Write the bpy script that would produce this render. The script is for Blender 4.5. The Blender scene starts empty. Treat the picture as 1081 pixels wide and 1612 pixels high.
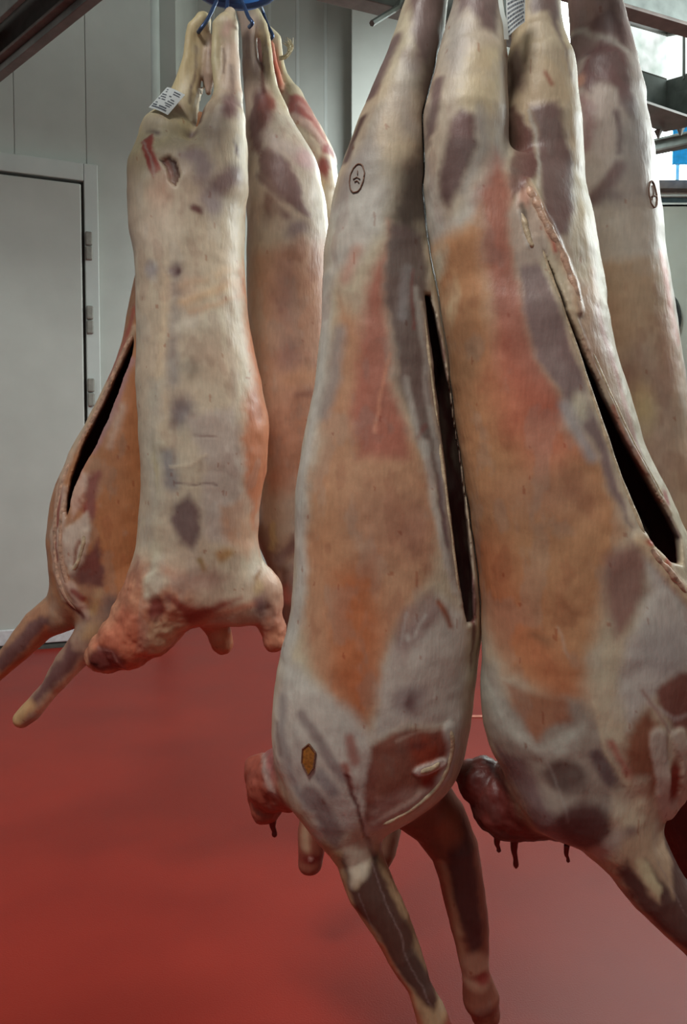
import bpy, bmesh, math, random
import numpy as np
from mathutils import Vector, Matrix
random.seed(4)
scene = bpy.context.scene
COL = scene.collection

# ------------------------------------------------------------------ camera
FPX, CXP, CYP, CAMH, PITCH = 1300.0, 540.5, 806.0, 1.12, math.radians(2.9)
cam = bpy.data.cameras.new('camera'); camo = bpy.data.objects.new('camera', cam); COL.objects.link(camo)
camo.location = (0, 0, CAMH); camo.rotation_euler = (math.pi/2 - PITCH, 0, 0)
cam.sensor_fit = 'VERTICAL'; cam.sensor_height = 24.0; cam.lens = 24.0*FPX/1612.0
cam.clip_start = 0.02; cam.clip_end = 60
scene.camera = camo

# ------------------------------------------------------------------ world, lamps, exposure
w = bpy.data.worlds.new('world'); scene.world = w; w.use_nodes = True
w.node_tree.nodes['Background'].inputs[0].default_value = (0.80, 0.90, 0.88, 1)
w.node_tree.nodes['Background'].inputs[1].default_value = 0.16
def area(name, loc, target, sx, sy, power, col, spread=180):
    l = bpy.data.lights.new(name, 'AREA'); l.shape = 'RECTANGLE'; l.size = sx; l.size_y = sy
    l.energy = power; l.color = col; l.spread = math.radians(spread)
    o = bpy.data.objects.new(name, l); COL.objects.link(o); o.location = loc
    d = Vector(target) - Vector(loc); o.rotation_euler = d.to_track_quat('-Z', 'Y').to_euler()
    return o
area('ceiling_lamp', (-0.75, -0.1, 3.85), (-0.2, 1.0, 0), 1.2, 0.5, 31, (1.0, 0.97, 0.92), 110)
area('window_light', (3.4, 2.7, 2.9), (-0.1, 3.3, 2.2), 1.2, 0.8, 56, (0.92, 1.0, 0.99), 110)  # added side light for the rear carcasses; no window stands here
area('ceiling_lamp', (0.9, 4.3, 3.8), (0.8, 6.2, 2.5), 1.0, 0.5, 44, (0.92, 1.0, 0.99), 110)  # unseen lamp added to brighten the pier and back wall
area('ceiling_lamp', (-2.6, 2.2, 3.8), (-1.9, 4.3, 0.6), 0.4, 1.0, 9, (0.97, 1.0, 0.96), 95)  # unseen lamp added to brighten the lower part of the door
vs = scene.view_settings
vs.view_transform = 'Standard'; vs.look = 'None'; vs.gamma = 1.0; vs.use_curve_mapping = False
vs.exposure = 0.0

# ------------------------------------------------------------------ helpers
CT, ST = math.cos(PITCH), math.sin(PITCH)
def at(px, py, Y):
    """point of the depth plane y=Y seen in direction (px,py) of the survey sheet"""
    r = (px-CXP)/FPX; u = -(py-CYP)/FPX
    dy = CT + u*ST; dz = -ST + u*CT
    t = Y/dy
    return Vector((r*t, Y, CAMH + dz*t))
def atz(px, py, z):
    r = (px-CXP)/FPX; u = -(py-CYP)/FPX
    dy = CT + u*ST; dz = -ST + u*CT
    t = (z-CAMH)/dz
    return Vector((r*t, dy*t, z))
def sheet(x, z, Y):
    """chart coordinates of (x,z) on a carcass whose front lies at depth Y"""
    df = Y*CT - (z-CAMH)*ST; du = Y*ST + (z-CAMH)*CT
    return CXP + FPX*x/df, CYP - FPX*du/df
def lin(c):
    return tuple((v/255/12.92) if v/255 <= 0.04045 else ((v/255+0.055)/1.055)**2.4 for v in c)

def mat(name, col, rough=0.5, metal=0.0, noise=None, bump=0.0, nscale=30, emit=0.0, spec=0.5, var=0.08):
    m = bpy.data.materials.new(name); m.use_nodes = True
    nt = m.node_tree; b = nt.nodes['Principled BSDF']
    c = lin(col) + (1,)
    b.inputs['Roughness'].default_value = rough; b.inputs['Metallic'].default_value = metal
    b.inputs['Specular IOR Level'].default_value = spec
    tc = nt.nodes.new('ShaderNodeTexCoord'); nz = nt.nodes.new('ShaderNodeTexNoise')
    nz.inputs['Scale'].default_value = nscale; nz.inputs['Detail'].default_value = 5
    nt.links.new(tc.outputs['Object'], nz.inputs['Vector'])
    rp = nt.nodes.new('ShaderNodeValToRGB')
    lo = tuple(v*(1-2*var) for v in c[:3]) + (1,); hi = tuple(min(1, v*(1+2*var)) for v in c[:3]) + (1,)
    rp.color_ramp.elements[0].position = 0.3; rp.color_ramp.elements[1].position = 0.7
    rp.color_ramp.elements[0].color = lo; rp.color_ramp.elements[1].color = hi
    nt.links.new(nz.outputs['Fac'], rp.inputs['Fac']); nt.links.new(rp.outputs['Color'], b.inputs['Base Color'])
    if bump:
        bn = nt.nodes.new('ShaderNodeBump'); bn.inputs['Strength'].default_value = bump; bn.inputs['Distance'].default_value = 0.01
        nt.links.new(nz.outputs['Fac'], bn.inputs['Height']); nt.links.new(bn.outputs['Normal'], b.inputs['Normal'])
    if emit:
        b.inputs['Emission Color'].default_value = c; b.inputs['Emission Strength'].default_value = emit
        nt.links.new(rp.outputs['Color'], b.inputs['Emission Color'])
    return m

def link(name, me, m, parent=None, smooth=False):
    o = bpy.data.objects.new(name, me); COL.objects.link(o)
    if m: me.materials.append(m)
    if parent: o.parent = parent
    if smooth: me.polygons.foreach_set('use_smooth', [True]*len(me.polygons))
    return o
def bm_obj(name, bm, m, parent=None, smooth=False):
    me = bpy.data.meshes.new(name); bmesh.ops.recalc_face_normals(bm, faces=bm.faces); bm.to_mesh(me); bm.free()
    return link(name, me, m, parent, smooth)
def empty(name, loc, label=None, cat=None, group=None):
    o = bpy.data.objects.new(name, None); COL.objects.link(o); o.location = loc; o.empty_display_size = 0.05
    tag(o, label, cat, group); return o
def tag(o, label=None, cat=None, group=None, kind=None):
    if label: o['label'] = label
    if cat: o['category'] = cat
    if group: o['group'] = group
    if kind: o['kind'] = kind
    return o
def adopt(child, parent):
    """parent keeping the world place (parents carry only a location)"""
    child.parent = parent
    child.location = Vector(child.location) - Vector(parent.location)
    return child

def box_bm(bm, origin, ux, uy, uz, bevel=0.0):
    """box spanned from a corner by three edge vectors"""
    o = Vector(origin); ux, uy, uz = Vector(ux), Vector(uy), Vector(uz)
    vs_ = [bm.verts.new(o + ux*a + uy*b + uz*c) for a in (0, 1) for b in (0, 1) for c in (0, 1)]
    fs = [(0, 1, 3, 2), (4, 6, 7, 5), (0, 4, 5, 1), (2, 3, 7, 6), (0, 2, 6, 4), (1, 5, 7, 3)]
    F = [bm.faces.new([vs_[i] for i in f]) for f in fs]
    if bevel:
        es = set(e for f in F for e in f.edges)
        bmesh.ops.bevel(bm, geom=list(es), offset=bevel, segments=2, affect='EDGES', profile=0.5)
def box(name, origin, ux, uy, uz, m, parent=None, bevel=0.0):
    bm = bmesh.new(); box_bm(bm, origin, ux, uy, uz, bevel); return bm_obj(name, bm, m, parent)
def tube_bm(bm, pts, rad, seg=8, cap=True):
    pts = [Vector(p) for p in pts]
    rads = rad if isinstance(rad, (list, tuple)) else [rad]*len(pts)
    rings = []
    prev = None
    for i, p in enumerate(pts):
        t = (pts[min(i+1, len(pts)-1)] - pts[max(i-1, 0)]).normalized()
        if prev is None:
            n = t.orthogonal().normalized()
        else:
            n = (prev - t*prev.dot(t)).normalized()
        prev = n; b = t.cross(n)
        rings.append([bm.verts.new(p + (n*math.cos(2*math.pi*k/seg) + b*math.sin(2*math.pi*k/seg))*rads[i]) for k in range(seg)])
    for i in range(len(rings)-1):
        for k in range(seg):
            bm.faces.new((rings[i][k], rings[i][(k+1) % seg], rings[i+1][(k+1) % seg], rings[i+1][k]))
    if cap:
        bm.faces.new(rings[0][::-1]); bm.faces.new(rings[-1])
def curve_pts(ctrl, n=8):
    """Catmull-Rom through control points"""
    c = [Vector(p) for p in ctrl]; c = [c[0]*2-c[1]] + c + [c[-1]*2-c[-2]]
    out = []
    for i in range(1, len(c)-2):
        for k in range(n):
            t = k/n
            out.append(0.5*((2*c[i]) + (c[i+1]-c[i-1])*t + (2*c[i-1]-5*c[i]+4*c[i+1]-c[i+2])*t*t + (3*c[i]-c[i-1]-3*c[i+1]+c[i+2])*t**3))
    out.append(c[-2]); return out

# ------------------------------------------------------------------ materials
M = {}
M['wall'] = mat('wall_paint', (186, 190, 184), 0.45, nscale=6, var=0.02)
M['wall_warm'] = mat('wall_paint_shaded_room', (178, 182, 172), 0.5, nscale=6, var=0.02)  # grey-green paint of the right wall
M['door'] = mat('door_skin', (190, 192, 186), 0.42, nscale=5, var=0.02)
M['frame'] = mat('door_frame', (196, 202, 198), 0.4, nscale=8, var=0.02)
M['gasket'] = mat('dark_rubber', (62, 60, 55), 0.7)
M['hinge'] = mat('grey_nylon', (138, 136, 128), 0.5, nscale=40)
M['kerb'] = mat('white_kerb', (205, 205, 208), 0.4)
M['steel'] = mat('galvanised_steel', (132, 140, 136), 0.5, 0.1, nscale=14, var=0.12)
M['steel_dark'] = mat('dark_steel', (104, 102, 97), 0.5, 0.0, nscale=14, var=0.12)
M['rust'] = mat('oxide_paint', (108, 97, 91), 0.6, nscale=18, var=0.12)
M['blue'] = mat('blue_coating', (58, 112, 182), 0.4)
M['hook'] = mat('blue_steel', (70, 92, 132), 0.35, 0.5)
M['paper'] = mat('label_paper', (214, 222, 222), 0.6, nscale=20, var=0.02)
M['print'] = mat('label_print', (96, 104, 114), 0.7)
M['strip'] = mat('white_plastic', (226, 236, 230), 0.4, var=0.02)
M['ink'] = mat('brown_ink', (118, 82, 64), 0.6, var=0.15, nscale=300)
M['ochre'] = mat('ochre_ink', (160, 104, 44), 0.6, var=0.15, nscale=200)
M['hair'] = mat('wool_hair', (214, 204, 172), 0.6)
M['black'] = mat('black_rubber', (26, 26, 28), 0.5)
M['drip'] = mat('blood_flesh', (104, 34, 28), 0.3)
M['glow'] = mat('lit_glass', (236, 250, 244), 0.3, emit=17.0, nscale=9, var=0.03)
M['glowdirty'] = mat('lit_dusty_glass', (222, 240, 230), 0.3, emit=0.8, nscale=16, var=0.16)
M['glowbay'] = mat('lit_bay_glass', (240, 252, 246), 0.3, emit=1.0, nscale=9, var=0.03)
M['bluepanel'] = mat('blue_panel', (30, 140, 205), 0.4, emit=0.35)
M['darkglass'] = mat('dark_glass', (70, 84, 88), 0.15)
M['concrete'] = mat('ceiling_board', (150, 150, 144), 0.7)

# floor: brick red resin
def floor_mat():
    m = bpy.data.materials.new('red_resin_floor'); m.use_nodes = True
    nt = m.node_tree; b = nt.nodes['Principled BSDF']
    tc = nt.nodes.new('ShaderNodeTexCoord')
    n1 = nt.nodes.new('ShaderNodeTexNoise'); n1.inputs['Scale'].default_value = 2.2; n1.inputs['Detail'].default_value = 6
    n2 = nt.nodes.new('ShaderNodeTexNoise'); n2.inputs['Scale'].default_value = 260; n2.inputs['Detail'].default_value = 3
    for n in (n1, n2): nt.links.new(tc.outputs['Object'], n.inputs['Vector'])
    r = nt.nodes.new('ShaderNodeValToRGB')
    r.color_ramp.elements[0].position = 0.3; r.color_ramp.elements[1].position = 0.72
    r.color_ramp.elements[0].color = lin((132, 38, 29)) + (1,); r.color_ramp.elements[1].color = lin((148, 46, 35)) + (1,)
    nt.links.new(n1.outputs['Fac'], r.inputs['Fac'])
    nt.links.new(r.outputs['Color'], b.inputs['Base Color'])
    mr = nt.nodes.new('ShaderNodeMapRange'); mr.inputs[3].default_value = 0.34; mr.inputs[4].default_value = 0.42
    nt.links.new(n1.outputs['Fac'], mr.inputs[0]); nt.links.new(mr.outputs[0], b.inputs['Roughness'])
    bn = nt.nodes.new('ShaderNodeBump'); bn.inputs['Strength'].default_value = 0.25; bn.inputs['Distance'].default_value = 0.002
    nt.links.new(n2.outputs['Fac'], bn.inputs['Height']); nt.links.new(bn.outputs['Normal'], b.inputs['Normal'])
    b.inputs['Specular IOR Level'].default_value = 0.14
    return m
M['floor'] = floor_mat()

def flesh_mat():
    m = bpy.data.materials.new('carcass_flesh'); m.use_nodes = True
    nt = m.node_tree; b = nt.nodes['Principled BSDF']
    at_ = nt.nodes.new('ShaderNodeAttribute'); at_.attribute_name = 'Col'
    tc = nt.nodes.new('ShaderNodeTexCoord')
    mp = nt.nodes.new('ShaderNodeMapping'); mp.inputs['Scale'].default_value = (1, 1, 0.22)
    nt.links.new(tc.outputs['Object'], mp.inputs['Vector'])
    nf = nt.nodes.new('ShaderNodeTexNoise'); nf.inputs['Scale'].default_value = 150; nf.inputs['Detail'].default_value = 5
    nt.links.new(mp.outputs['Vector'], nf.inputs['Vector'])
    nb = nt.nodes.new('ShaderNodeTexNoise'); nb.inputs['Scale'].default_value = 26; nb.inputs['Detail'].default_value = 6; nb.inputs['Roughness'].default_value = 0.65
    nt.links.new(tc.outputs['Object'], nb.inputs['Vector'])
    m1 = nt.nodes.new('ShaderNodeMapRange'); m1.inputs[1].default_value = 0.25; m1.inputs[2].default_value = 0.75; m1.inputs[3].default_value = 0.92; m1.inputs[4].default_value = 1.08
    nt.links.new(nf.outputs['Fac'], m1.inputs[0])
    m2 = nt.nodes.new('ShaderNodeMapRange'); m2.inputs[1].default_value = 0.25; m2.inputs[2].default_value = 0.75; m2.inputs[3].default_value = 0.90; m2.inputs[4].default_value = 1.10
    nt.links.new(nb.outputs['Fac'], m2.inputs[0])
    mu = nt.nodes.new('ShaderNodeMath'); mu.operation = 'MULTIPLY'
    nt.links.new(m1.outputs[0], mu.inputs[0]); nt.links.new(m2.outputs[0], mu.inputs[1])
    vm = nt.nodes.new('ShaderNodeVectorMath'); vm.operation = 'SCALE'
    nt.links.new(at_.outputs['Color'], vm.inputs[0]); nt.links.new(mu.outputs[0], vm.inputs['Scale'])
    nt.links.new(vm.outputs[0], b.inputs['Base Color'])
    mr = nt.nodes.new('ShaderNodeMapRange'); mr.inputs[3].default_value = 0.34; mr.inputs[4].default_value = 0.56
    nt.links.new(nb.outputs['Fac'], mr.inputs[0]); nt.links.new(mr.outputs[0], b.inputs['Roughness'])
    ad = nt.nodes.new('ShaderNodeMath'); ad.operation = 'ADD'
    nt.links.new(nf.outputs['Fac'], ad.inputs[0]); nt.links.new(nb.outputs['Fac'], ad.inputs[1])
    bn = nt.nodes.new('ShaderNodeBump'); bn.inputs['Strength'].default_value = 0.22; bn.inputs['Distance'].default_value = 0.004
    nt.links.new(ad.outputs[0], bn.inputs['Height']); nt.links.new(bn.outputs['Normal'], b.inputs['Normal'])
    b.inputs['Specular IOR Level'].default_value = 0.4
    return m
M['flesh'] = flesh_mat()

# ================================================================== THE ROOM
def wall_run(name, p0, p1, z0, z1, th, npan, m, rib=None):
    """a wall built from upright sandwich panels with recessed joints"""
    p0, p1 = Vector(p0), Vector(p1); d = (p1-p0); L = d.length; u = d/L; n = Vector((-u.y, u.x, 0))
    e = bpy.data.objects.new(name, None); COL.objects.link(e); e['kind'] = 'structure'
    e.location = (p0.x, p0.y, 0); o = Vector((0, 0, 0))
    box('panel_core', o + n*0.006 + Vector((0, 0, z0)), u*L, n*(th-0.006), (0, 0, z1-z0), m, e)
    wpan = L/npan
    for i in range(npan):
        box('wall_panel', o + u*(i*wpan+0.003) + Vector((0, 0, z0)), u*(wpan-0.006), n*0.008, (0, 0, z1-z0), m, e, 0.002)
        if rib and i:
            box('joint_cover', o + u*(i*wpan-0.012) - n*0.004 + Vector((0, 0, z0)), u*0.024, n*0.01, (0, 0, z1-z0), rib, e, 0.003)
    return e

floor = box('floor', (-5, -1.5, -0.1), (12, 0, 0), (0, 12, 0), (0, 0, 0.1), M['floor']); floor['kind'] = 'structure'
ceil = box('ceiling', (-5, -1.5, 5.5), (12, 0, 0), (0, 12, 0), (0, 0, 0.1), M['concrete']); ceil['kind'] = 'structure'

# left wall with the cold-store door
udir = Vector((math.sin(math.radians(68)), math.cos(math.radians(68)), 0)); ndir = Vector((-udir.y, udir.x, 0))
Wc = at(158, 640, 5.35); Wc.z = 0
corner = Wc + udir*0.36
wall_run('wall_left', Wc - udir*2.6, corner, 0, 5.5, 0.15, 7, M['wall'], None)
DT = 3.04      # top of the door frame
dr = bpy.data.objects.new('door_1', None); COL.objects.link(dr); dr['kind'] = 'structure'
dr.location = Wc
fd = -ndir
Z = Vector((0, 0, 1)); o0 = Vector((0, 0, 0))
DW = 1.25
box('door_frame', o0 - udir*0.085 + fd*0.002, udir*0.085, fd*0.05, Z*DT, M['frame'], dr, 0.006)
box('door_frame', o0 - udir*DW + fd*0.002, udir*0.085, fd*0.05, Z*DT, M['frame'], dr, 0.006)
box('door_frame', o0 - udir*(DW-0.086) + Z*(DT-0.11) + fd*0.002, udir*(DW-0.172), fd*0.05, Z*0.11, M['frame'], dr, 0.006)
box('gasket', o0 - udir*(DW-0.086) + Z*0.02 + fd*0.002, udir*(DW-0.172), fd*0.018, Z*(DT-0.131), M['gasket'], dr)
box('door_leaf', o0 - udir*(DW-0.10) + Z*0.03 + fd*0.02, udir*(DW-0.204), fd*0.045, Z*(DT-0.165), M['door'], dr, 0.008)
box('kick_plate', o0 - udir*(DW-0.10) + Z*0.035 + fd*0.066, udir*(DW-0.204), fd*0.02, Z*0.10, M['kerb'], dr, 0.008)
for zc in (2.53, 2.07, 1.615, 0.55):
    h = box('hinge', o0 - udir*0.083 + fd*0.05 + Z*(zc), udir*0.042, fd*0.03, Z*0.085, M['hinge'], dr, 0.008)
    bm = bmesh.new(); box_bm(bm, o0 - udir*0.083 + fd*0.05 + Z*(zc-0.09), udir*0.042, fd*0.026, Z*0.084, 0.008)
    kn = bm_obj('hinge_knuckle', bm, M['hinge'], h)
# kerb / coving at the foot of the wall
bm = bmesh.new()
for i in range(6):
    a0, a1 = i/6*math.pi/2, (i+1)/6*math.pi/2
prof = [(0, 0)] + [(0.085*math.cos(a*math.pi/12), 0.05*math.sin(a*math.pi/12)) for a in range(7)]
st = Wc - udir*2.6; en = corner
v0 = [bm.verts.new(st + fd*a + Z*b) for a, b in prof]; v1 = [bm.verts.new(en + fd*a + Z*b) for a, b in prof]
for i in range(len(prof)):
    j = (i+1) % len(prof); bm.faces.new((v0[i], v0[j], v1[j], v1[i]))
bm.faces.new(v0); bm.faces.new(v1[::-1])
bb = bm_obj('baseboard_left', bm, M['gasket']); bb['kind'] = 'structure'
# rounded corner profile
bm = bmesh.new(); tube_bm(bm, [corner + Z*0.0 + ndir*0.05, corner + Z*5.49 + ndir*0.05], 0.052, 20)
tr = bm_obj('trim_1', bm, M['frame'], None, True); tr['kind'] = 'structure'
# back wall and the projecting pier
BW = 6.5
x0 = at(240, 800, BW).x; x1 = at(556, 800, BW).x
wall_run('wall_back', (corner.x+0.02, BW, 0), (x1, BW, 0), 0, 5.5, 0.15, 6, M['wall'], M['frame'])
xr = at(862, 400, 6.2).x
wall_run('wall_center', (at(553, 400, 6.2).x, 6.2, 0), (xr, 6.2, 0), 0, 5.5, 0.4, 3, M['wall'], None)
# return wall hidden behind the corner
rw = box('wall_return', corner + Vector((0.0, 0.14, 0)), (0.12, 0, 0), (0, BW-corner.y-0.14, 0), (0, 0, 5.5), M['wall']); rw['kind'] = 'structure'
# right wall with its glazing
gy = 6.8
xg0 = at(985, 800, gy).x
wl = box('wall_right', (xr, gy, 0), (3.6, 0, 0), (0, 0.15, 0), (0, 0, at(1060, 322, gy).z), M['wall_warm']); wl['kind'] = 'structure'
ws_ = box('wall_far_right', (5.4, -1.5, 0), (0.15, 0, 0), (0, 9, 0), (0, 0, 5.5), M['wall']); ws_['kind'] = 'structure'
def window(n, a, b, Y, zt, zb, panes, glow, m, mull=0.03, th=0.05):
    e = bpy.data.objects.new('window_%d' % n, None); COL.objects.link(e); e['kind'] = 'structure'
    e.location = ((a+b)/2, Y, zb)
    L = Vector(((a+b)/2, Y, zb))
    for q in (Vector((a, Y-th, zb)), Vector((a, Y-th, zt-mull))):
        box('window_frame', q - L, (b-a, 0, 0), (0, th, 0), (0, 0, mull), m, e)
    for i in range(panes+1):
        xx = a + (b-a-mull)*i/panes
        box('mullion', Vector((xx, Y-th-0.002, zb+mull)) - L, (mull, 0, 0), (0, th, 0), (0, 0, zt-zb-2*mull), m, e)
    for i in range(panes):
        xa = a + (b-a-mull)*i/panes + mull; xb = a + (b-a-mull)*(i+1)/panes
        box('pane', Vector((xa, Y-0.02, zb+mull)) - L, (xb-xa, 0, 0), (0, 0.01, 0), (0, 0, zt-zb-2*mull), glow, e)
    return e
# low strip of dark panes on top of the wall, sill, then the big bright glazing
window(1, xr, xr+3.6, gy+0.05, at(1060, 303, gy).z, at(1060, 325, gy).z, 8, M['darkglass'], M['strip'])
sl = box('trim_2', (xr, gy-0.1, at(1060, 303, gy).z), (3.6, 0, 0), (0, 0.25, 0), (0, 0, at(1060, 290, gy).z-at(1060, 303, gy).z), M['rust']); sl['kind'] = 'structure'
window(2, xr, xr+3.6, gy+0.1, 5.45, at(1060, 290, gy).z, 3, M['glow'], M['steel'])

# ------------------------------------------------------------------ steelwork
def ibeam(name, p, q, h, wd, m, mf, label, cat, parent=None):
    p, q = Vector(p), Vector(q); c = (p+q)/2
    e = empty(name, c, label, cat)
    d = q-p; n = Vector((-d.y, d.x, 0)).normalized(); a = p-c
    t = 0.014
    box('web', a - n*t/2 + Z*t, d, n*t, Z*(h-2*t), m, e)
    box('flange', a - n*wd/2, d, n*wd, Z*t, mf, e, 0.003)
    box('flange', a - n*wd/2 + Z*(h-t), d, n*wd, Z*t, m, e, 0.003)
    return e
# beam over the right corner
zb = 2.90
a = atz(905, -2, zb); b = atz(1081, 50, zb); dd = b-a
ibeam('steel_beam', a-dd*1.0, b+dd*3.0, 0.24, 0.075, M['steel'], M['rust'], 'grey steel girder with reddish brown lower flange crossing the top right corner', 'beam')
# left overhead rail
zr = 2.78
a = atz(130, 0, zr); b = atz(0, 108, zr); dd = b-a
e = ibeam('overhead_rail', a-dd*1.5, b+dd*1.6, 0.20, 0.09, M['steel_dark'], M['rust'], 'dark overhead meat rail crossing the top left corner', 'rail')
n = Vector((-dd.y, dd.x, 0)).normalized()
if n.x > 0: n = -n
c0 = Vector(e.location)
box('side_plate', (a-dd*1.5-c0) + n*0.10 + Z*0.05, dd*4.1, n*0.02, Z*0.16, M['steel_dark'], e, 0.003)
box('lower_track', (a-dd*1.5-c0) - n*0.02 - Z*0.035, dd*4.1, n*0.04, Z*0.03, M['steel_dark'], e, 0.003)
for k in (0.0, 1.0):
    q = a + dd*k - c0
    box('bracket', q + n*0.02 + Z*0.015, dd.normalized()*0.07, n*0.08, Z*0.17, M['steel'], e, 0.004)
for (px, py) in ((132, 13), (20, 103)):
    q = atz(px, py, zr-0.012); u = dd.normalized()
    cl = box('rail_clip', q-c0 - u*0.014 - Z*0.022, u*0.026, n*0.02, Z*0.04, M['strip'], e, 0.005)
    cl['label'] = 'small white plastic clip'
# second parallel dark beam further left
a2 = atz(40, -30, 3.1); b2 = atz(-60, 50, 3.1); d2 = b2-a2
ibeam('overhead_rail', a2-d2*2, b2+d2*2.5, 0.14, 0.30, M['steel_dark'], M['steel_dark'], 'wide dark steel channel in the extreme top left corner above the meat rail', 'rail')
# soffit duct along the top centre
zs = 3.05
s0 = atz(577, 0, zs); s1 = atz(625, 12, zs); ds = s1-s0
sf = empty('service_duct', s0, 'pale boxed duct with a bracket at the top centre behind the carcasses', 'duct')
nn = Vector((-ds.y, ds.x, 0)).normalized()
if nn.y < 0: nn = -nn
box('duct_body', -ds*3.0, ds*9.0, nn*0.09, Z*0.22, M['steel'], sf, 0.004)
q0 = atz(585, 37, zs-0.14)-s0; q1 = atz(626, 12, zs)-s0
bm = bmesh.new(); tube_bm(bm, [q0, q1, q1 + (q1-q0)*0.2 + Z*0.05], 0.012, 6); bm_obj('bracket', bm, M['steel'], sf)
# glazed corner bay at the right top with girder below
gb = empty('glazed_bay', at(1049, 120, 4.2), 'bright dusty glazed bay on a grey box girder in the top right corner', 'glazing')
G0 = Vector(gb.location); YB = 4.2
pa, pb = at(940, 92, 4.05), at(1049, 127, YB); pc = at(1100, 113, 4.0)
ta, tb, tc_ = at(940, 20, 4.05), at(1049, 52, YB), at(1100, 46, 4.0)
def quad_slab(name, a, b, c, d, th, m, par, off):
    n = (b-a).cross(d-a).normalized()*th
    bm = bmesh.new()
    f = [bm.verts.new(v-off) for v in (a, b, c, d)]; g = [bm.verts.new(v-off+n) for v in (a, b, c, d)]
    bm.faces.new(f); bm.faces.new(g[::-1])
    for i in range(4): bm.faces.new((f[i], f[(i+1) % 4], g[(i+1) % 4], g[i]))
    return bm_obj(name, bm, m, par)
quad_slab('pane', pa, pb, tb, ta, 0.008, M['glowdirty'], gb, G0)
quad_slab('pane', pb, pc, tc_, tb, 0.008, M['glowbay'], gb, G0)
for A, B_, r in ((pb, tb, 0.011), (at(1077, 118, 4.08), at(1077, 50, 4.08), 0.009)):
    bm = bmesh.new(); tube_bm(bm, [A-G0-Z*0.02, B_-G0+Z*0.04], r, 6); bm_obj('mullion', bm, M['steel'], gb)
bm = bmesh.new(); tube_bm(bm, [ta-G0, tb-G0, tc_-G0], 0.028, 6); bm_obj('top_rail', bm, M['steel_dark'], gb)
bm = bmesh.new(); tube_bm(bm, [pa-G0, pb-G0, pc-G0], 0.012, 6); bm_obj('bottom_rail', bm, M['steel_dark'], gb)
gd, D0 = gb, G0
ba, bb_, bc = at(940, 170, 4.05), at(1047, 205, YB), at(1110, 190, 4.0)
quad_slab('girder_side', ba, bb_, pb-Z*0.004, pa-Z*0.004, 0.01, M['steel'], gd, D0)
quad_slab('girder_side', bb_, bc, pc-Z*0.004, pb-Z*0.004, 0.01, M['steel'], gd, D0)
quad_slab('girder_base', ba, bb_, bc, bc + (ba-bb_)*0.9, 0.01, M['steel_dark'], gd, D0)
for (px, py) in ((1036, 206), (1071, 201)):
    bm = bmesh.new(); bmesh.ops.create_cone(bm, segments=8, radius1=0.022, radius2=0.004, depth=0.04, cap_ends=True,
        matrix=Matrix.Translation(at(px, py+6, YB-0.05)-D0) @ Matrix.Rotation(math.pi, 4, 'X')); bm_obj('bolt', bm, M['steel_dark'], gd)
# cross bar and blue panel
ca, cb = at(985, 251, 5.0), at(1140, 219, 4.5); dc = cb-ca
ibeam('cross_bar', ca, cb, 0.075, 0.06, M['steel'], M['steel_dark'], 'thin grey steel bar crossing in front of the blue panel at the right edge', 'bar')
bp0 = at(1058, 258, 6.6); bp1 = at(1150, 195, 6.6)
bp = box('blue_panel', (0, 0, 0), (bp1.x-bp0.x, 0, 0), (0, 0.03, 0), (0, 0, bp1.z-bp0.z), M['bluepanel'], None, 0.004); bp.location = bp0
tag(bp, 'bright blue panel in front of the bright window at the right edge', 'panel')
# black hose loop on the right wall
hz = at(1046, 500, 6.763)
bm = bmesh.new(); pts = [hz + Vector((0.10*math.cos(t), 0.0, 0.17*math.sin(t))) for t in [i*2*math.pi/24 for i in range(25)]]
tube_bm(bm, [p-hz for p in pts], 0.035, 8, False)
ho = bm_obj('hose_loop', bm, M['black'], None, True); ho.location = hz; tag(ho, 'black rubber hose loop on the grey wall beside the rightmost carcass', 'hose')
# pale joint strip in the floor
j0 = atz(690, 1130, 0.0); j1 = atz(820, 1130, 0.0)
js = box('floor_joint', (j0.x, j0.y, 0.0), (j1.x-j0.x, 0, 0), (0, 0.03, 0), (0, 0, 0.004), mat('joint_filler', (205, 120, 100), 0.5)); js.name = 'trim_3'; js['kind'] = 'structure'

# ================================================================== CARCASSES: signed-distance sculpting
rng = np.random.RandomState(7)
TAB = rng.rand(32, 32, 32).astype(np.float32)
def vnoise(p):
    i = np.floor(p).astype(np.int64); f = (p-i).astype(np.float32); f = f*f*(3-2*f)
    i &= 31; j = (i+1) & 31
    X0, Y0, Z0 = i[:, 0], i[:, 1], i[:, 2]; X1, Y1, Z1 = j[:, 0], j[:, 1], j[:, 2]
    fx, fy, fz = f[:, 0], f[:, 1], f[:, 2]
    a = TAB[X0, Y0, Z0]*(1-fx) + TAB[X1, Y0, Z0]*fx; b = TAB[X0, Y1, Z0]*(1-fx) + TAB[X1, Y1, Z0]*fx
    c = TAB[X0, Y0, Z1]*(1-fx) + TAB[X1, Y0, Z1]*fx; d = TAB[X0, Y1, Z1]*(1-fx) + TAB[X1, Y1, Z1]*fx
    return (a*(1-fy)+b*fy)*(1-fz) + (c*(1-fy)+d*fy)*fz
def fbm(p, s, o=3):
    r = 0; a = 0.5
    for k in range(o):
        r = r + a*(vnoise(p*s*(2**k)+17.3*k)-0.5)*2; a *= 0.5
    return r
def smin(a, b, k):
    h = np.clip(0.5+0.5*(b-a)/k, 0, 1); return b*(1-h)+a*h-k*h*(1-h)
def smax(a, b, k): return -smin(-a, -b, k)
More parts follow.
